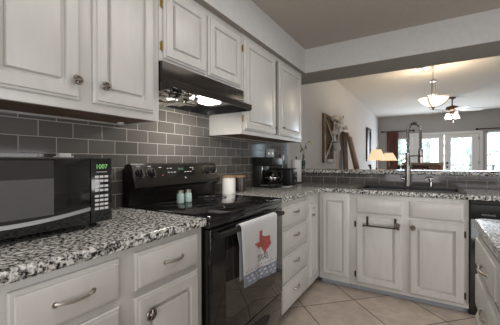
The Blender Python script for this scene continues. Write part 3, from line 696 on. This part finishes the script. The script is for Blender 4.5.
for x in (1.15, 1.52):
    bm = bmesh.new(); lathe(bm, [(0, .7203), (.04, .7203), (.042, .723), (.03, .7225), (0, .7222)], (x, 2.93, 0), 20); obj('drain', bm, M['chrome'], s)
fx, fy = 1.318, 3.19
f = thing('faucet', 'tall spring-neck pull-down faucet standing behind the black sink', 'faucet', (fx, fy, ZC))
bm = bmesh.new(); lathe(bm, [(0, .0006), (.034, .0006), (.034, .008), (.030, .014), (.0275, .02), (.0275, .20), (.025, .215), (.022, .22), (.022, .33), (.016, .335), (0, .335)], (fx, fy, ZC), 24); obj('body', bm, M['chrome'], f)
D = Vector((.108, -.05, 0)); P0 = Vector((fx, fy, ZC + .335)); hgt = .30
path = []
for k in range(0, 9): path.append(P0 + Vector((0, 0, .20 * k / 8)))
top = P0 + Vector((0, 0, .20)); Rr = D.length / 2; dn = D.normalized()
for k in range(1, 17): a = math.pi * k / 16; path.append(top + dn * (Rr - Rr * math.cos(a)) + Vector((0, 0, Rr * 1.25 * math.sin(a))))
for k in range(1, 7): path.append(top + D + Vector((0, 0, -.19 * k / 6)))
bm = bmesh.new(); tube(bm, path, .008, 8); hose = obj('hose', bm, M['blackplastic'], f)
L = [0]
for a, b_ in zip(path, path[1:]): L.append(L[-1] + (b_ - a).length)
def along(d):
    for i in range(len(L) - 1):
        if d <= L[i + 1]: return path[i].lerp(path[i + 1], (d - L[i]) / (L[i + 1] - L[i])), (path[i + 1] - path[i]).normalized()
    return path[-1], (path[-1] - path[-2]).normalized()
side = dn.cross(Vector((0, 0, 1)))
turns = 46; pts = []
for k in range(turns * 8 + 1):
    d = L[-1] * k / (turns * 8); pp, tt = along(d); nn = side; bb = tt.cross(nn); a = 2 * math.pi * k / 8
    pts.append(pp + (nn * math.cos(a) + bb * math.sin(a)) * .0135)
bm = bmesh.new(); tube(bm, pts, .0036, 5); obj('spring', bm, M['chrome'], f)
E_ = path[-1]; bm = bmesh.new(); tube(bm, [E_ + Vector((0, 0, .02)), E_, E_ - Vector((0, 0, .05)), E_ - Vector((0, 0, .055)), E_ - Vector((0, 0, .11))], [.018, .021, .021, .025, .023], 16); obj('spray_head', bm, M['chrome'], f)
bm = bmesh.new(); zb = ZC + .30; tube(bm, [Vector((fx, fy, zb)), Vector((fx, fy, zb)) + D * .86], .006, 8); pp = Vector((fx, fy, zb)) + D
tube(bm, [pp + Vector((.024 * math.cos(a), .024 * math.sin(a), 0)) for a in [2 * math.pi * k / 16 for k in range(17)]], .004, 6, False); obj('holder_arm', bm, M['chrome'], f)
bm = bmesh.new(); tube(bm, [(fx - .02, fy, ZC + .075), (fx - .055, fy, ZC + .078)], .013, 12); tube(bm, [(fx - .05, fy, ZC + .08), (fx - .075, fy - .02, ZC + .15)], [.007, .005], 8); obj('lever', bm, M['chrome'], f)
sx_, sy_ = 1.505, 3.19
d_ = thing('soap_dispenser', 'short metal soap dispenser right of the tall faucet', 'soap dispenser', (sx_, sy_, ZC))
bm = bmesh.new(); lathe(bm, [(0, .0006), (.022, .0006), (.022, .006), (.015, .012), (.014, .055), (.010, .06), (.010, .082), (.0, .083)], (sx_, sy_, ZC), 18); obj('base', bm, M['chrome'], d_)
bm = bmesh.new(); tube(bm, [(sx_ + .02, sy_, ZC + .083), (sx_ - .01, sy_, ZC + .088), (sx_ - .035, sy_ - .02, ZC + .084), (sx_ - .044, sy_ - .028, ZC + .070)], [.010, .0105, .008, .006], 10); obj('spout', bm, M['chrome'], d_)

# towel bar hooked on the sink door
w = thing('towel_bar', 'dark bronze over-door towel bar on the left sink cabinet door', 'towel bar', (1.145, 2.66, .63))
for x in (1.035, 1.252):
    bm = bmesh.new(); prism(bm, [(2.6685, .682), (2.6665, .682), (2.6665, .6835), (2.667, .600), (2.664, .600), (2.664, .6865), (2.6685, .6865)], x - .009, x + .009, lambda a, y, b: Vector((y, a, b)))
    tube(bm, [(x, 2.6655, .605), (x, 2.630, .612)], .006, 8); obj('bracket', bm, M['bronze'], w)
bm = bmesh.new(); tube(bm, [(1.012, 2.630, .612), (1.275, 2.630, .612)], .0065, 10)
for x in (1.010, 1.277): tube(bm, [(x - .006, 2.630, .612), (x + .006, 2.630, .612)], .010, 10)
obj('rail', bm, M['bronze'], w)

# dishwasher
dw = thing('dishwasher', 'black dishwasher right of the sink cabinet under the granite', 'dishwasher', (2.05, 2.98, 0))
obj('body', B(1.746, 2.346, 2.692, 3.28, .095, .872), M['blackplastic'], dw, 0)
obj('door', B(1.749, 2.343, 2.664, 2.6915, .098, .742, bev=.004), M['black'], dw)
cpn = obj('control_panel', B(1.749, 2.343, 2.658, 2.6915, .746, .850, bev=.006), M['blackplastic'], dw)
obj('vent_strip', B(1.749, 2.343, 2.668, 2.6915, .8525, .871), M['dark'], dw, 0)
obj('toe_kick', B(1.749, 2.343, 2.74, 2.76, .0005, .094), M['black'], dw, 0)
bm = text_bm('FRIGIDAIRE', .0155, lambda v: Vector((1.853 + v.x, 2.6578 - v.z, .774 + v.y))); obj('lettering', bm, M['mark'], cpn, 0)

# ------------------------------------------------------------------ living room wall pieces
a = thing('wooden_panel', 'tall weathered wood panel with a hanging glass jar, on the white wall', 'wall decor', (.03, 5.0, 1.14))
bm = bmesh.new()
for k in range(3): box(bm, .002, .020, 4.70 + k * .2035, 4.9025 + k * .2035, 1.14, 1.955, bev=.002)
obj('backing_board', bm, M['wood'], a)
bm = bmesh.new()
for q in ((4.70, 4.78), (5.23, 5.31)): box(bm, .0205, .040, q[0], q[1], 1.14, 1.955, bev=.002)
for q in ((1.14, 1.20), (1.895, 1.955)): box(bm, .0205, .040, 4.781, 5.229, q[0], q[1], bev=.002)
for (ya, za, yb, zb) in ((4.785, 1.21, 5.225, 1.55), (5.225, 1.56, 4.785, 1.89)):
    dvec = (Vector((0, yb - ya, zb - za))).normalized(); pn = Vector((0, -dvec.z, dvec.y)) * .025
    vs = [bm.verts.new(Vector((x, y, zz)) + s_ * pn) for x in (.0205, .036) for (y, zz) in ((ya, za), (yb, zb)) for s_ in (-1, 1)]
    bmesh.ops.convex_hull(bm, input=vs)
obj('frame', bm, M['wood2'], a)
jz = 1.395
jx, jy = .135, 5.12
bm = bmesh.new(); tube(bm, [(.038, jy, jz + .10), (jx, jy, jz + .10)], .006, 6); tube(bm, [(jx + .047 * math.cos(2 * math.pi * k / 20), jy + .047 * math.sin(2 * math.pi * k / 20), jz + .10) for k in range(21)], .006, 6, False); obj('jar_hook', bm, M['bronze'], a)
bm = bmesh.new(); lathe(bm, [(0, -.06), (.048, -.06), (.054, -.05), (.054, .06), (.042, .085), (.041, .12), (.038, .12), (.039, .085), (.051, .06), (.051, -.048), (0, -.055)], (jx, jy, jz), 24); obj('jar', bm, M['jarglass'], a)
bq = thing('flower_bouquet', 'white cotton blossoms in the glass jar on the wood panel', 'flowers', (jx, jy, jz + .02))
rb = random.Random(5); bm = bmesh.new(); heads = []
for k in range(16):
    an = rb.uniform(0, 6.28); rr = rb.uniform(.02, .21); hh = rb.uniform(.24, .56)
    p1 = Vector((jx + rr * math.cos(an) * .8, jy + rr * math.sin(an) - .02, jz + hh)); p1.x = max(.115, p1.x); heads.append(p1)
    tube(bm, [Vector((jx + rb.uniform(-.02, .02), jy + rb.uniform(-.02, .02), jz - .03)), Vector((jx, jy, jz + .12)), p1], .003, 5)
obj('stem', bm, M['stemdark'], bq)
for p1 in heads:
    bm = bmesh.new()
    for q in range(4): bmesh.ops.create_icosphere(bm, subdivisions=2, radius=.03, matrix=Matrix.Translation(p1 + Vector((math.cos(q * 1.57), math.sin(q * 1.57), rb.uniform(-.3, .5))) * .022))
    obj('blossom', bm, M['flower'], bq, 60)
# leaning boards
e = thing('leaning_boards', 'rough brown boards joined in a tall A shape against the white wall', 'wood decor', (.2, 6.4, 0))
def plank(p0, p1, wv, th, mm):
    bm = bmesh.new(); p0, p1, wv, th = Vector(p0), Vector(p1), Vector(wv), Vector(th)
    vs = [bm.verts.new(p + i * wv + j * th) for p in (p0, p1) for i in (-.5, .5) for j in (-.5, .5)]; bmesh.ops.convex_hull(bm, input=vs); obj('board', bm, mm, e, 0)
plank((.11, 6.02, .001), (.05, 6.02, 1.75), (0, .30, 0), (.03, 0, 0), M['wood'])
plank((.47, 6.08, .002), (.10, 6.03, 1.74), (0, .10, 0), (.045, 0, 0), M['wood2'])
plank((.54, 6.13, .002), (.15, 6.10, 1.66), (0, .06, 0), (.045, 0, 0), M['pinkwood'])
pf = thing('picture_frame', 'narrow dark framed picture on the far left wall', 'picture', (.02, 9.05, 1.16))
bm = bmesh.new()
for q in ((8.74, 8.83, 1.16, 2.12), (9.32, 9.41, 1.16, 2.12), (8.83, 9.32, 1.16, 1.25), (8.83, 9.32, 2.03, 2.12)): box(bm, .002, .045, q[0], q[1], q[2], q[3], bev=.006)
obj('frame', bm, M['bronze'], pf); obj('print', B(.003, .012, 8.83, 9.32, 1.25, 2.03), M['frameart'], pf, 0)
# curtain and rods
def curtain_rod(x0, x1, z, label):
    c = thing('curtain_rod', label, 'curtain rod', ((x0 + x1) / 2, YF - .08, z)); bm = bmesh.new()
    tube(bm, [(x0, YF - .08, z), (x1, YF - .08, z)], .016, 10); obj('rod', bm, M['bronze'], c)
    for x in (x0, x1):
        bm = bmesh.new(); bmesh.ops.create_icosphere(bm, subdivisions=2, radius=.035, matrix=Matrix.Translation((x, YF - .08, z))); obj('finial', bm, M['bronze'], c, 60)
    for x in (x0 + .08, x1 - .08):
        bm = bmesh.new(); box(bm, x - .012, x + .012, YF - .08, YF - .0005, z - .012, z + .012); obj('bracket', bm, M['bronze'], c)
curtain_rod(.12, 1.10, 2.19, 'dark curtain rod holding the rust curtain on the far wall')
curtain_rod(2.80, 3.85, 2.14, 'dark curtain rod above the window right of the glass doors')
bm = bmesh.new(); n = 48; yy = YF - .08
A_ = [[bm.verts.new((.27 + .36 * k / n, yy + .03 * math.sin(k * .9) + dd, zz)) for k in range(n + 1)] for dd in (0, .004) for zz in (.02, 2.168)]
for k in range(n):
    bm.faces.new((A_[0][k], A_[0][k + 1], A_[1][k + 1], A_[1][k])); bm.faces.new((A_[2][k], A_[2][k + 1], A_[3][k + 1], A_[3][k]))
    bm.faces.new((A_[1][k], A_[1][k + 1], A_[3][k + 1], A_[3][k])); bm.faces.new((A_[0][k], A_[0][k + 1], A_[2][k + 1], A_[2][k]))
tag(obj('curtain', bm, M['rust'], None, 80, origin=(.45, YF - .08, 0)), 'rust brown curtain hanging left of the far windows', 'curtain')

# ------------------------------------------------------------------ lamps on side tables
def lamp(x, y, z0, r0, r1, za, zb, label, tlabel):
    tb = thing('side_table', tlabel, 'table', (x, y, 0))
    bm = bmesh.new(); lathe(bm, [(0, z0 - .03), (.19, z0 - .03), (.20, z0 - .015), (.19, z0 - .001), (0, z0 - .001)], (x, y, 0), 28); obj('tabletop', bm, M['wood2'], tb)
    for k in range(3):
        a = 2 * math.pi * k / 3; bm = bmesh.new(); tube(bm, [(x + .15 * math.cos(a), y + .15 * math.sin(a), 0), (x + .12 * math.cos(a), y + .12 * math.sin(a), z0 - .031)], [.012, .02], 10); obj('leg', bm, M['wood2'], tb)
    t = thing('table_lamp', label, 'lamp', (x, y, z0))
    bm = bmesh.new(); lathe(bm, [(0, .0005), (.085, .0005), (.085, .015), (.03, .035), (.018, .07), (.035, .12), (.045, .17), (.02, .24), (.010, .27), (.010, za - z0 + .06), (0, za - z0 + .06)], (x, y, z0), 20); obj('base', bm, M['bronze'], t)
    bm = bmesh.new(); n = 60; bot = []; tp = []
    for dd in (0, -.003):
        bot.append([bm.verts.new((x + (r0 + dd + .004 * (k % 2)) * math.cos(2 * math.pi * k / n), y + (r0 + dd + .004 * (k % 2)) * math.sin(2 * math.pi * k / n), za)) for k in range(n)])
        tp.append([bm.verts.new((x + (r1 + dd + .002 * (k % 2)) * math.cos(2 * math.pi * k / n), y + (r1 + dd + .002 * (k % 2)) * math.sin(2 * math.pi * k / n), zb)) for k in range(n)])
    for q in (0, 1):
        for k in range(n): bm.faces.new((bot[q][k], bot[q][(k + 1) % n], tp[q][(k + 1) % n], tp[q][k]))
    for k in range(n): bm.faces.new((bot[0][k], bot[0][(k + 1) % n], bot[1][(k + 1) % n], bot[1][k])); bm.faces.new((tp[0][k], tp[0][(k + 1) % n], tp[1][(k + 1) % n], tp[1][k]))
    sh = obj('lamp_shade', bm, M['lampshade'], t, 0)
    bm = bmesh.new(); tube(bm, [(x, y, za + .05), (x, y, zb + .03)], .004, 6); bmesh.ops.create_icosphere(bm, subdivisions=2, radius=.012, matrix=Matrix.Translation((x, y, zb + .035)))
    for k in range(3): tube(bm, [(x, y, zb - .01), (x + (r1 - .002) * math.cos(2.1 * k), y + (r1 - .002) * math.sin(2.1 * k), zb - .01)], .002, 5)
    obj('finial', bm, M['bronze'], t)
    d = bpy.data.lights.new('lamp_bulb', 'POINT'); d.energy = 8; d.color = (1, .78, .50); d.shadow_soft_size = .03
    o = bpy.data.objects.new('lamp_bulb', d); C.objects.link(o); o.location = (0, 0, (za + zb) / 2 - z0 + .02); o.parent = t
lamp(.585, 6.5, .76, .180, .085, 1.178, 1.40, 'lit table lamp with a cream pleated shade, in front of the other lamp', 'round wooden side table under the front lit lamp')
lamp(.71, 7.55, .76, .180, .085, 1.172, 1.352, 'lit table lamp half hidden behind the nearer lamp shade', 'round wooden side table under the rear lit lamp')

# ------------------------------------------------------------------ chairs seen over the bar
def slat_chair(x, y, rz, label, top=1.07):
    c = thing('dining_chair', label, 'chair', (x, y, 0)); q = Matrix.Translation((x, y, 0)) @ Matrix.Rotation(rz, 4, 'Z')
    def ad(name, bm): bm.transform(q); obj(name, bm, M['blackmetal'], c)
    ad('seat', B(-.21, .21, -.21, .21, .44, .465, bev=.01))
    for sx2 in (-.19, .19):
        bm = bmesh.new(); tube(bm, [(sx2, -.19, 0), (sx2, -.19, .439)], .015, 10); ad('leg', bm)
        bm = bmesh.new(); tube(bm, [(sx2, .24, 0), (sx2, .195, .44), (sx2, .20, .70), (sx2, .25, top)], .015, 10); ad('leg', bm)
    for k in range(4):
        zz = top - .03 - k * .09; bm = bmesh.new()
        tube(bm, [(-.19, .245 - .02 * k * .5, zz), (-.09, .27 - .02 * k * .5, zz + .01), (.09, .27 - .02 * k * .5, zz + .01), (.19, .245 - .02 * k * .5, zz)], .015, 8); ad('back_slat', bm)
slat_chair(.84, 5.67, R(100), 'black slat-back chair by the wall, left of the lit lamps', 1.10)
slat_chair(1.30, 5.2, R(180), 'black slat-back chair seen through and beside the tall faucet', 1.10)
slat_chair(2.50, 5.3, R(205), 'black slat-back chair at the right edge beyond the bar', 1.13)
lc = thing('upholstered_chair', 'brown leather high-back chair with a tan frame behind the faucet', 'chair', (1.42, 6.1, 0))
bm = bmesh.new()
for x0, x1, z0, z1 in ((1.08, 1.115, .70, 1.135), (1.68, 1.715, .70, 1.135), (1.115, 1.68, 1.10, 1.135)): box(bm, x0, x1, 5.93, 5.99, z0, z1, bev=.008)
obj('back_frame', bm, M['tan'], lc)
obj('backrest', B(1.116, 1.679, 5.935, 5.985, .60, 1.099, bev=.015), M['leather'], lc)
obj('seat', B(1.09, 1.705, 5.995, 6.45, .40, .50, bev=.03), M['leather'], lc)
for x in (1.105, 1.69):
    for y, zt in ((5.96, .699), (6.42, .399)):
        bm = bmesh.new(); box(bm, x - .02, x + .02, y - .02, y + .02, 0, zt, bev=.004); obj('leg', bm, M['tan'], lc)

# ------------------------------------------------------------------ pendant light and ceiling fan
px, py = 1.562, 5.55
pl = thing('pendant_light', 'lit alabaster bowl pendant hanging on a chain from the ceiling', 'pendant light', (px, py, LH))
zr = 2.175
bm = bmesh.new(); lathe(bm, [(0, -.130), (.05, -.127), (.11, -.106), (.170, -.062), (.207, -.008), (.212, 0), (.206, 0), (.165, -.058), (.107, -.100), (.05, -.120), (0, -.123)], (px, py, zr), 40); obj('glass_bowl', bm, M['bowl'], pl, 60)
bm = bmesh.new()
for k in range(3):
    a = 2 * math.pi * k / 3 + R(250); ca_, sa_ = math.cos(a), math.sin(a)
    tube(bm, [(px + rr * ca_, py + rr * sa_, zr + hh) for rr, hh in ((.008, -.146), (.06, -.138), (.12, -.112), (.178, -.068), (.218, -.005), (.217, .012), (.204, .016))], .007, 8)
lathe(bm, [(0, -.195), (.012, -.185), (.020, -.175), (.012, -.165), (.026, -.150), (.028, -.134), (0, -.131)], (px, py, zr), 16)
obj('bowl_straps', bm, M['steel'], pl)
bm = bmesh.new()
for k in range(3):
    a = 2 * math.pi * k / 3 + R(250); ca_, sa_ = math.cos(a), math.sin(a)
    tube(bm, [(px + rr * ca_, py + rr * sa_, zr + hh) for rr, hh in ((.045, .02), (.055, .06), (.035, .10), (.030, .20), (.030, .28))], .006, 8)
    tube(bm, [(px + (.195 * t_ + .045 * (1 - t_)) * ca_, py + (.195 * t_ + .045 * (1 - t_)) * sa_, zr + .02 + .06 * math.sin(math.pi * t_) * 0) for t_ in (0, .5, 1)], .004, 6)
lathe(bm, [(0, .27), (.045, .27), (.048, .285), (.045, .30), (.012, .305), (0, .32)], (px, py, zr), 20); lathe(bm, [(0, .03), (.03, .03), (.035, .05), (.02, .075), (0, .08)], (px, py, zr), 16)
obj('yoke', bm, M['steel'], pl)
def chain(pts_, name, par):
    bm = bmesh.new(); P_ = [Vector(q) for q in pts_]
    Ls = [0]
    for a, b_ in zip(P_, P_[1:]): Ls.append(Ls[-1] + (b_ - a).length)
    n = int(Ls[-1] / .026)
    for k in range(n):
        d = (k + .5) * Ls[-1] / n
        for i in range(len(P_) - 1):
            if d <= Ls[i + 1]: break
        t0 = (P_[i + 1] - P_[i]).normalized(); c0 = P_[i] + t0 * (d - Ls[i]); u0 = t0.cross(Vector((.3, 1, .2))).normalized(); w0 = t0.cross(u0); ax = u0 if k % 2 else w0
        tube(bm, [c0 + t0 * .019 * math.cos(q * math.pi / 5) + ax * .010 * math.sin(q * math.pi / 5) for q in range(11)], .0028, 5, False)
    obj(name, bm, M['steel'], par)
chain([(px, py, zr + .31), (px, py, LH - .025)], 'chain', pl)
sw = [(px + (1.39 - px) * k / 10, py + .0 * k, LH - .012 - .075 * math.sin(math.pi * k / 10)) for k in range(11)]
chain(sw, 'swag_chain', pl)
bm = bmesh.new(); lathe(bm, [(0, -.0005), (.02, -.0005), (.02, -.008), (.006, -.012), (.006, -.02), (0, -.021)], (px, py, LH), 14); lathe(bm, [(0, -.0005), (.065, -.0005), (.06, -.02), (.01, -.03), (0, -.03)], (1.385, py, LH), 20); obj('ceiling_hook', bm, M['steel'], pl)
d = bpy.data.lights.new('pendant_bulb', 'POINT'); d.energy = 45; d.color = (1, .84, .62); d.shadow_soft_size = .06
o = bpy.data.objects.new('pendant_bulb', d); C.objects.link(o); o.location = (0, 0, zr + .03 - LH); o.parent = pl

qx, qy = 2.005, 8.6
fn = thing('ceiling_fan', 'ceiling fan with grey blades and lit glass shades beyond the pendant', 'ceiling fan', (qx, qy, LH))
bm = bmesh.new(); lathe(bm, [(0, -.0005), (.075, -.0005), (.07, -.035), (.03, -.055), (.014, -.06), (.014, -.20), (0, -.20)], (qx, qy, LH), 20); obj('downrod', bm, M['fanwood'], fn)
bm = bmesh.new(); lathe(bm, [(0, -.19), (.05, -.195), (.12, -.225), (.135, -.26), (.13, -.30), (.09, -.335), (.05, -.35), (0, -.35)], (qx, qy, LH), 28); obj('motor_housing', bm, M['fanwood'], fn)
for k in range(5):
    a = 2 * math.pi * k / 5 + R(8); mt = Matrix.Translation((qx, qy, LH - .315)) @ Matrix.Rotation(a, 4, 'Z') @ Matrix.Rotation(R(-16), 4, 'X')
    bm = bmesh.new(); prism(bm, [(.17, -.055), (.24, -.07), (.56, -.078), (.62, -.05), (.62, .05), (.56, .078), (.24, .07), (.17, .055)], -.004, .004, lambda p_, h_, q_: Vector((p_, q_, h_))); bm.transform(mt); bl = obj('blade', bm, M['fanblade'], fn, 0)
    bm = bmesh.new(); box(bm, .10, .22, -.018, .018, .0045, .011, bev=.002); bm.transform(mt); obj('blade_bracket', bm, M['fanwood'], bl)
bm = bmesh.new(); lathe(bm, [(0, -.351), (.045, -.352), (.06, -.375), (.045, -.41), (.015, -.43), (0, -.432)], (qx, qy, LH), 20); lk_ = obj('light_kit', bm, M['fanwood'], fn)
for k in range(4):
    a = 2 * math.pi * k / 4 + R(35); cx_, cy_ = qx + .115 * math.cos(a), qy + .115 * math.sin(a)
    bm = bmesh.new(); lathe(bm, [(.025, .0), (.035, -.02), (.055, -.07), (.070, -.115), (.067, -.115), (.052, -.07), (.032, -.02), (.022, -.002)], (cx_, cy_, LH - .392), 20); obj('glass_shade', bm, M['fanshade'], fn, 60)
    bm = bmesh.new(); tube(bm, [(qx + .045 * math.cos(a), qy + .045 * math.sin(a), LH - .385), (cx_, cy_, LH - .375), (cx_, cy_, LH - .393)], .010, 8); obj('shade_arm', bm, M['fanwood'], lk_)
bm = bmesh.new(); tube(bm, [(qx + .02, qy, LH - .43), (qx + .02, qy, LH - .60)], .0025, 5); bmesh.ops.create_icosphere(bm, subdivisions=1, radius=.010, matrix=Matrix.Translation((qx + .02, qy, LH - .605))); obj('pull_chain', bm, M['steel'], fn)
d = bpy.data.lights.new('fan_bulbs', 'POINT'); d.energy = 10; d.color = (1, .95, .88); d.shadow_soft_size = .1
o = bpy.data.objects.new('fan_bulbs', d); C.objects.link(o); o.location = (0, 0, -.56); o.parent = fn

# ------------------------------------------------------------------ outside the glass doors
rl = thing('porch_railing', 'dark horizontal porch railing seen through the glass doors', 'railing', (2.2, 14.0, -.15))
for k in range(7):
    bm = bmesh.new(); box(bm, -2 + 1.4 * k - .03, -2 + 1.4 * k + .03, 13.97, 14.03, -.15, .97); obj('post', bm, M['pewter'], rl)
bm = bmesh.new(); box(bm, -2.03, 6.43, 13.95, 14.05, .971, 1.01); obj('top_rail', bm, M['pewter'], rl)
def tree(x, y, h, rad, seed, label, crown0=.25):
    t = thing('tree', label, 'tree', (x, y, -.15)); rt = random.Random(seed)
    bm = bmesh.new(); tube(bm, [(x, y, -.15), (x + .1, y, h * .4), (x - .05, y, h * .8)], [.16, .12, .05], 8)
    tips = []
    for k in range(12):
        a = rt.uniform(0, 6.28); z0 = rt.uniform(h * .2, h * .75); q = Vector((x + rad * .7 * math.cos(a), y + rad * .7 * math.sin(a), z0 + rt.uniform(.3, 1.2))); tips.append(q); tube(bm, [(x, y, z0), q], [.05, .015], 6)
    obj('trunk', bm, M['bark'], t)
    bm = bmesh.new()
    for k in range(700):
        th_, ph_ = rt.uniform(0, 6.28), math.acos(rt.uniform(-1, 1)); rr = rad * rt.uniform(.2, 1) ** .5
        c0 = Vector((x + rr * math.sin(ph_) * math.cos(th_), y + rr * math.sin(ph_) * math.sin(th_), h * (crown0 + (1 - crown0) / 2) + rr / rad * h * (1 - crown0) / 2 * math.cos(ph_)))
        if mnoise.noise(c0 * .9) < -.12: continue
        n0 = Vector((rt.gauss(0, 1), rt.gauss(0, 1), rt.gauss(0, 1))).normalized(); u0 = n0.orthogonal().normalized(); w0 = n0.cross(u0); sz = rt.uniform(.07, .16)
        bm.faces.new([bm.verts.new(c0 + u0 * sz * p_ + w0 * sz * .5 * q_) for p_, q_ in ((-1, 0), (0, -1), (1, 0), (0, 1))])
    obj('crown', bm, M['leaf'], t, 0)
tree(.1, 17.5, 5.2, 1.35, 1, 'pale leafy tree seen through the window beside the rust curtain', .05)
tree(1.5, 22.5, 6.5, 2.0, 2, 'pale leafy tree seen through the left glass door', .05)
tree(3.3, 17.2, 5.5, 1.6, 3, 'pale leafy tree seen through the right glass door', .05)
tree(6.4, 21.5, 6.2, 2.3, 4, 'pale leafy tree seen through the window at the right edge', .05)
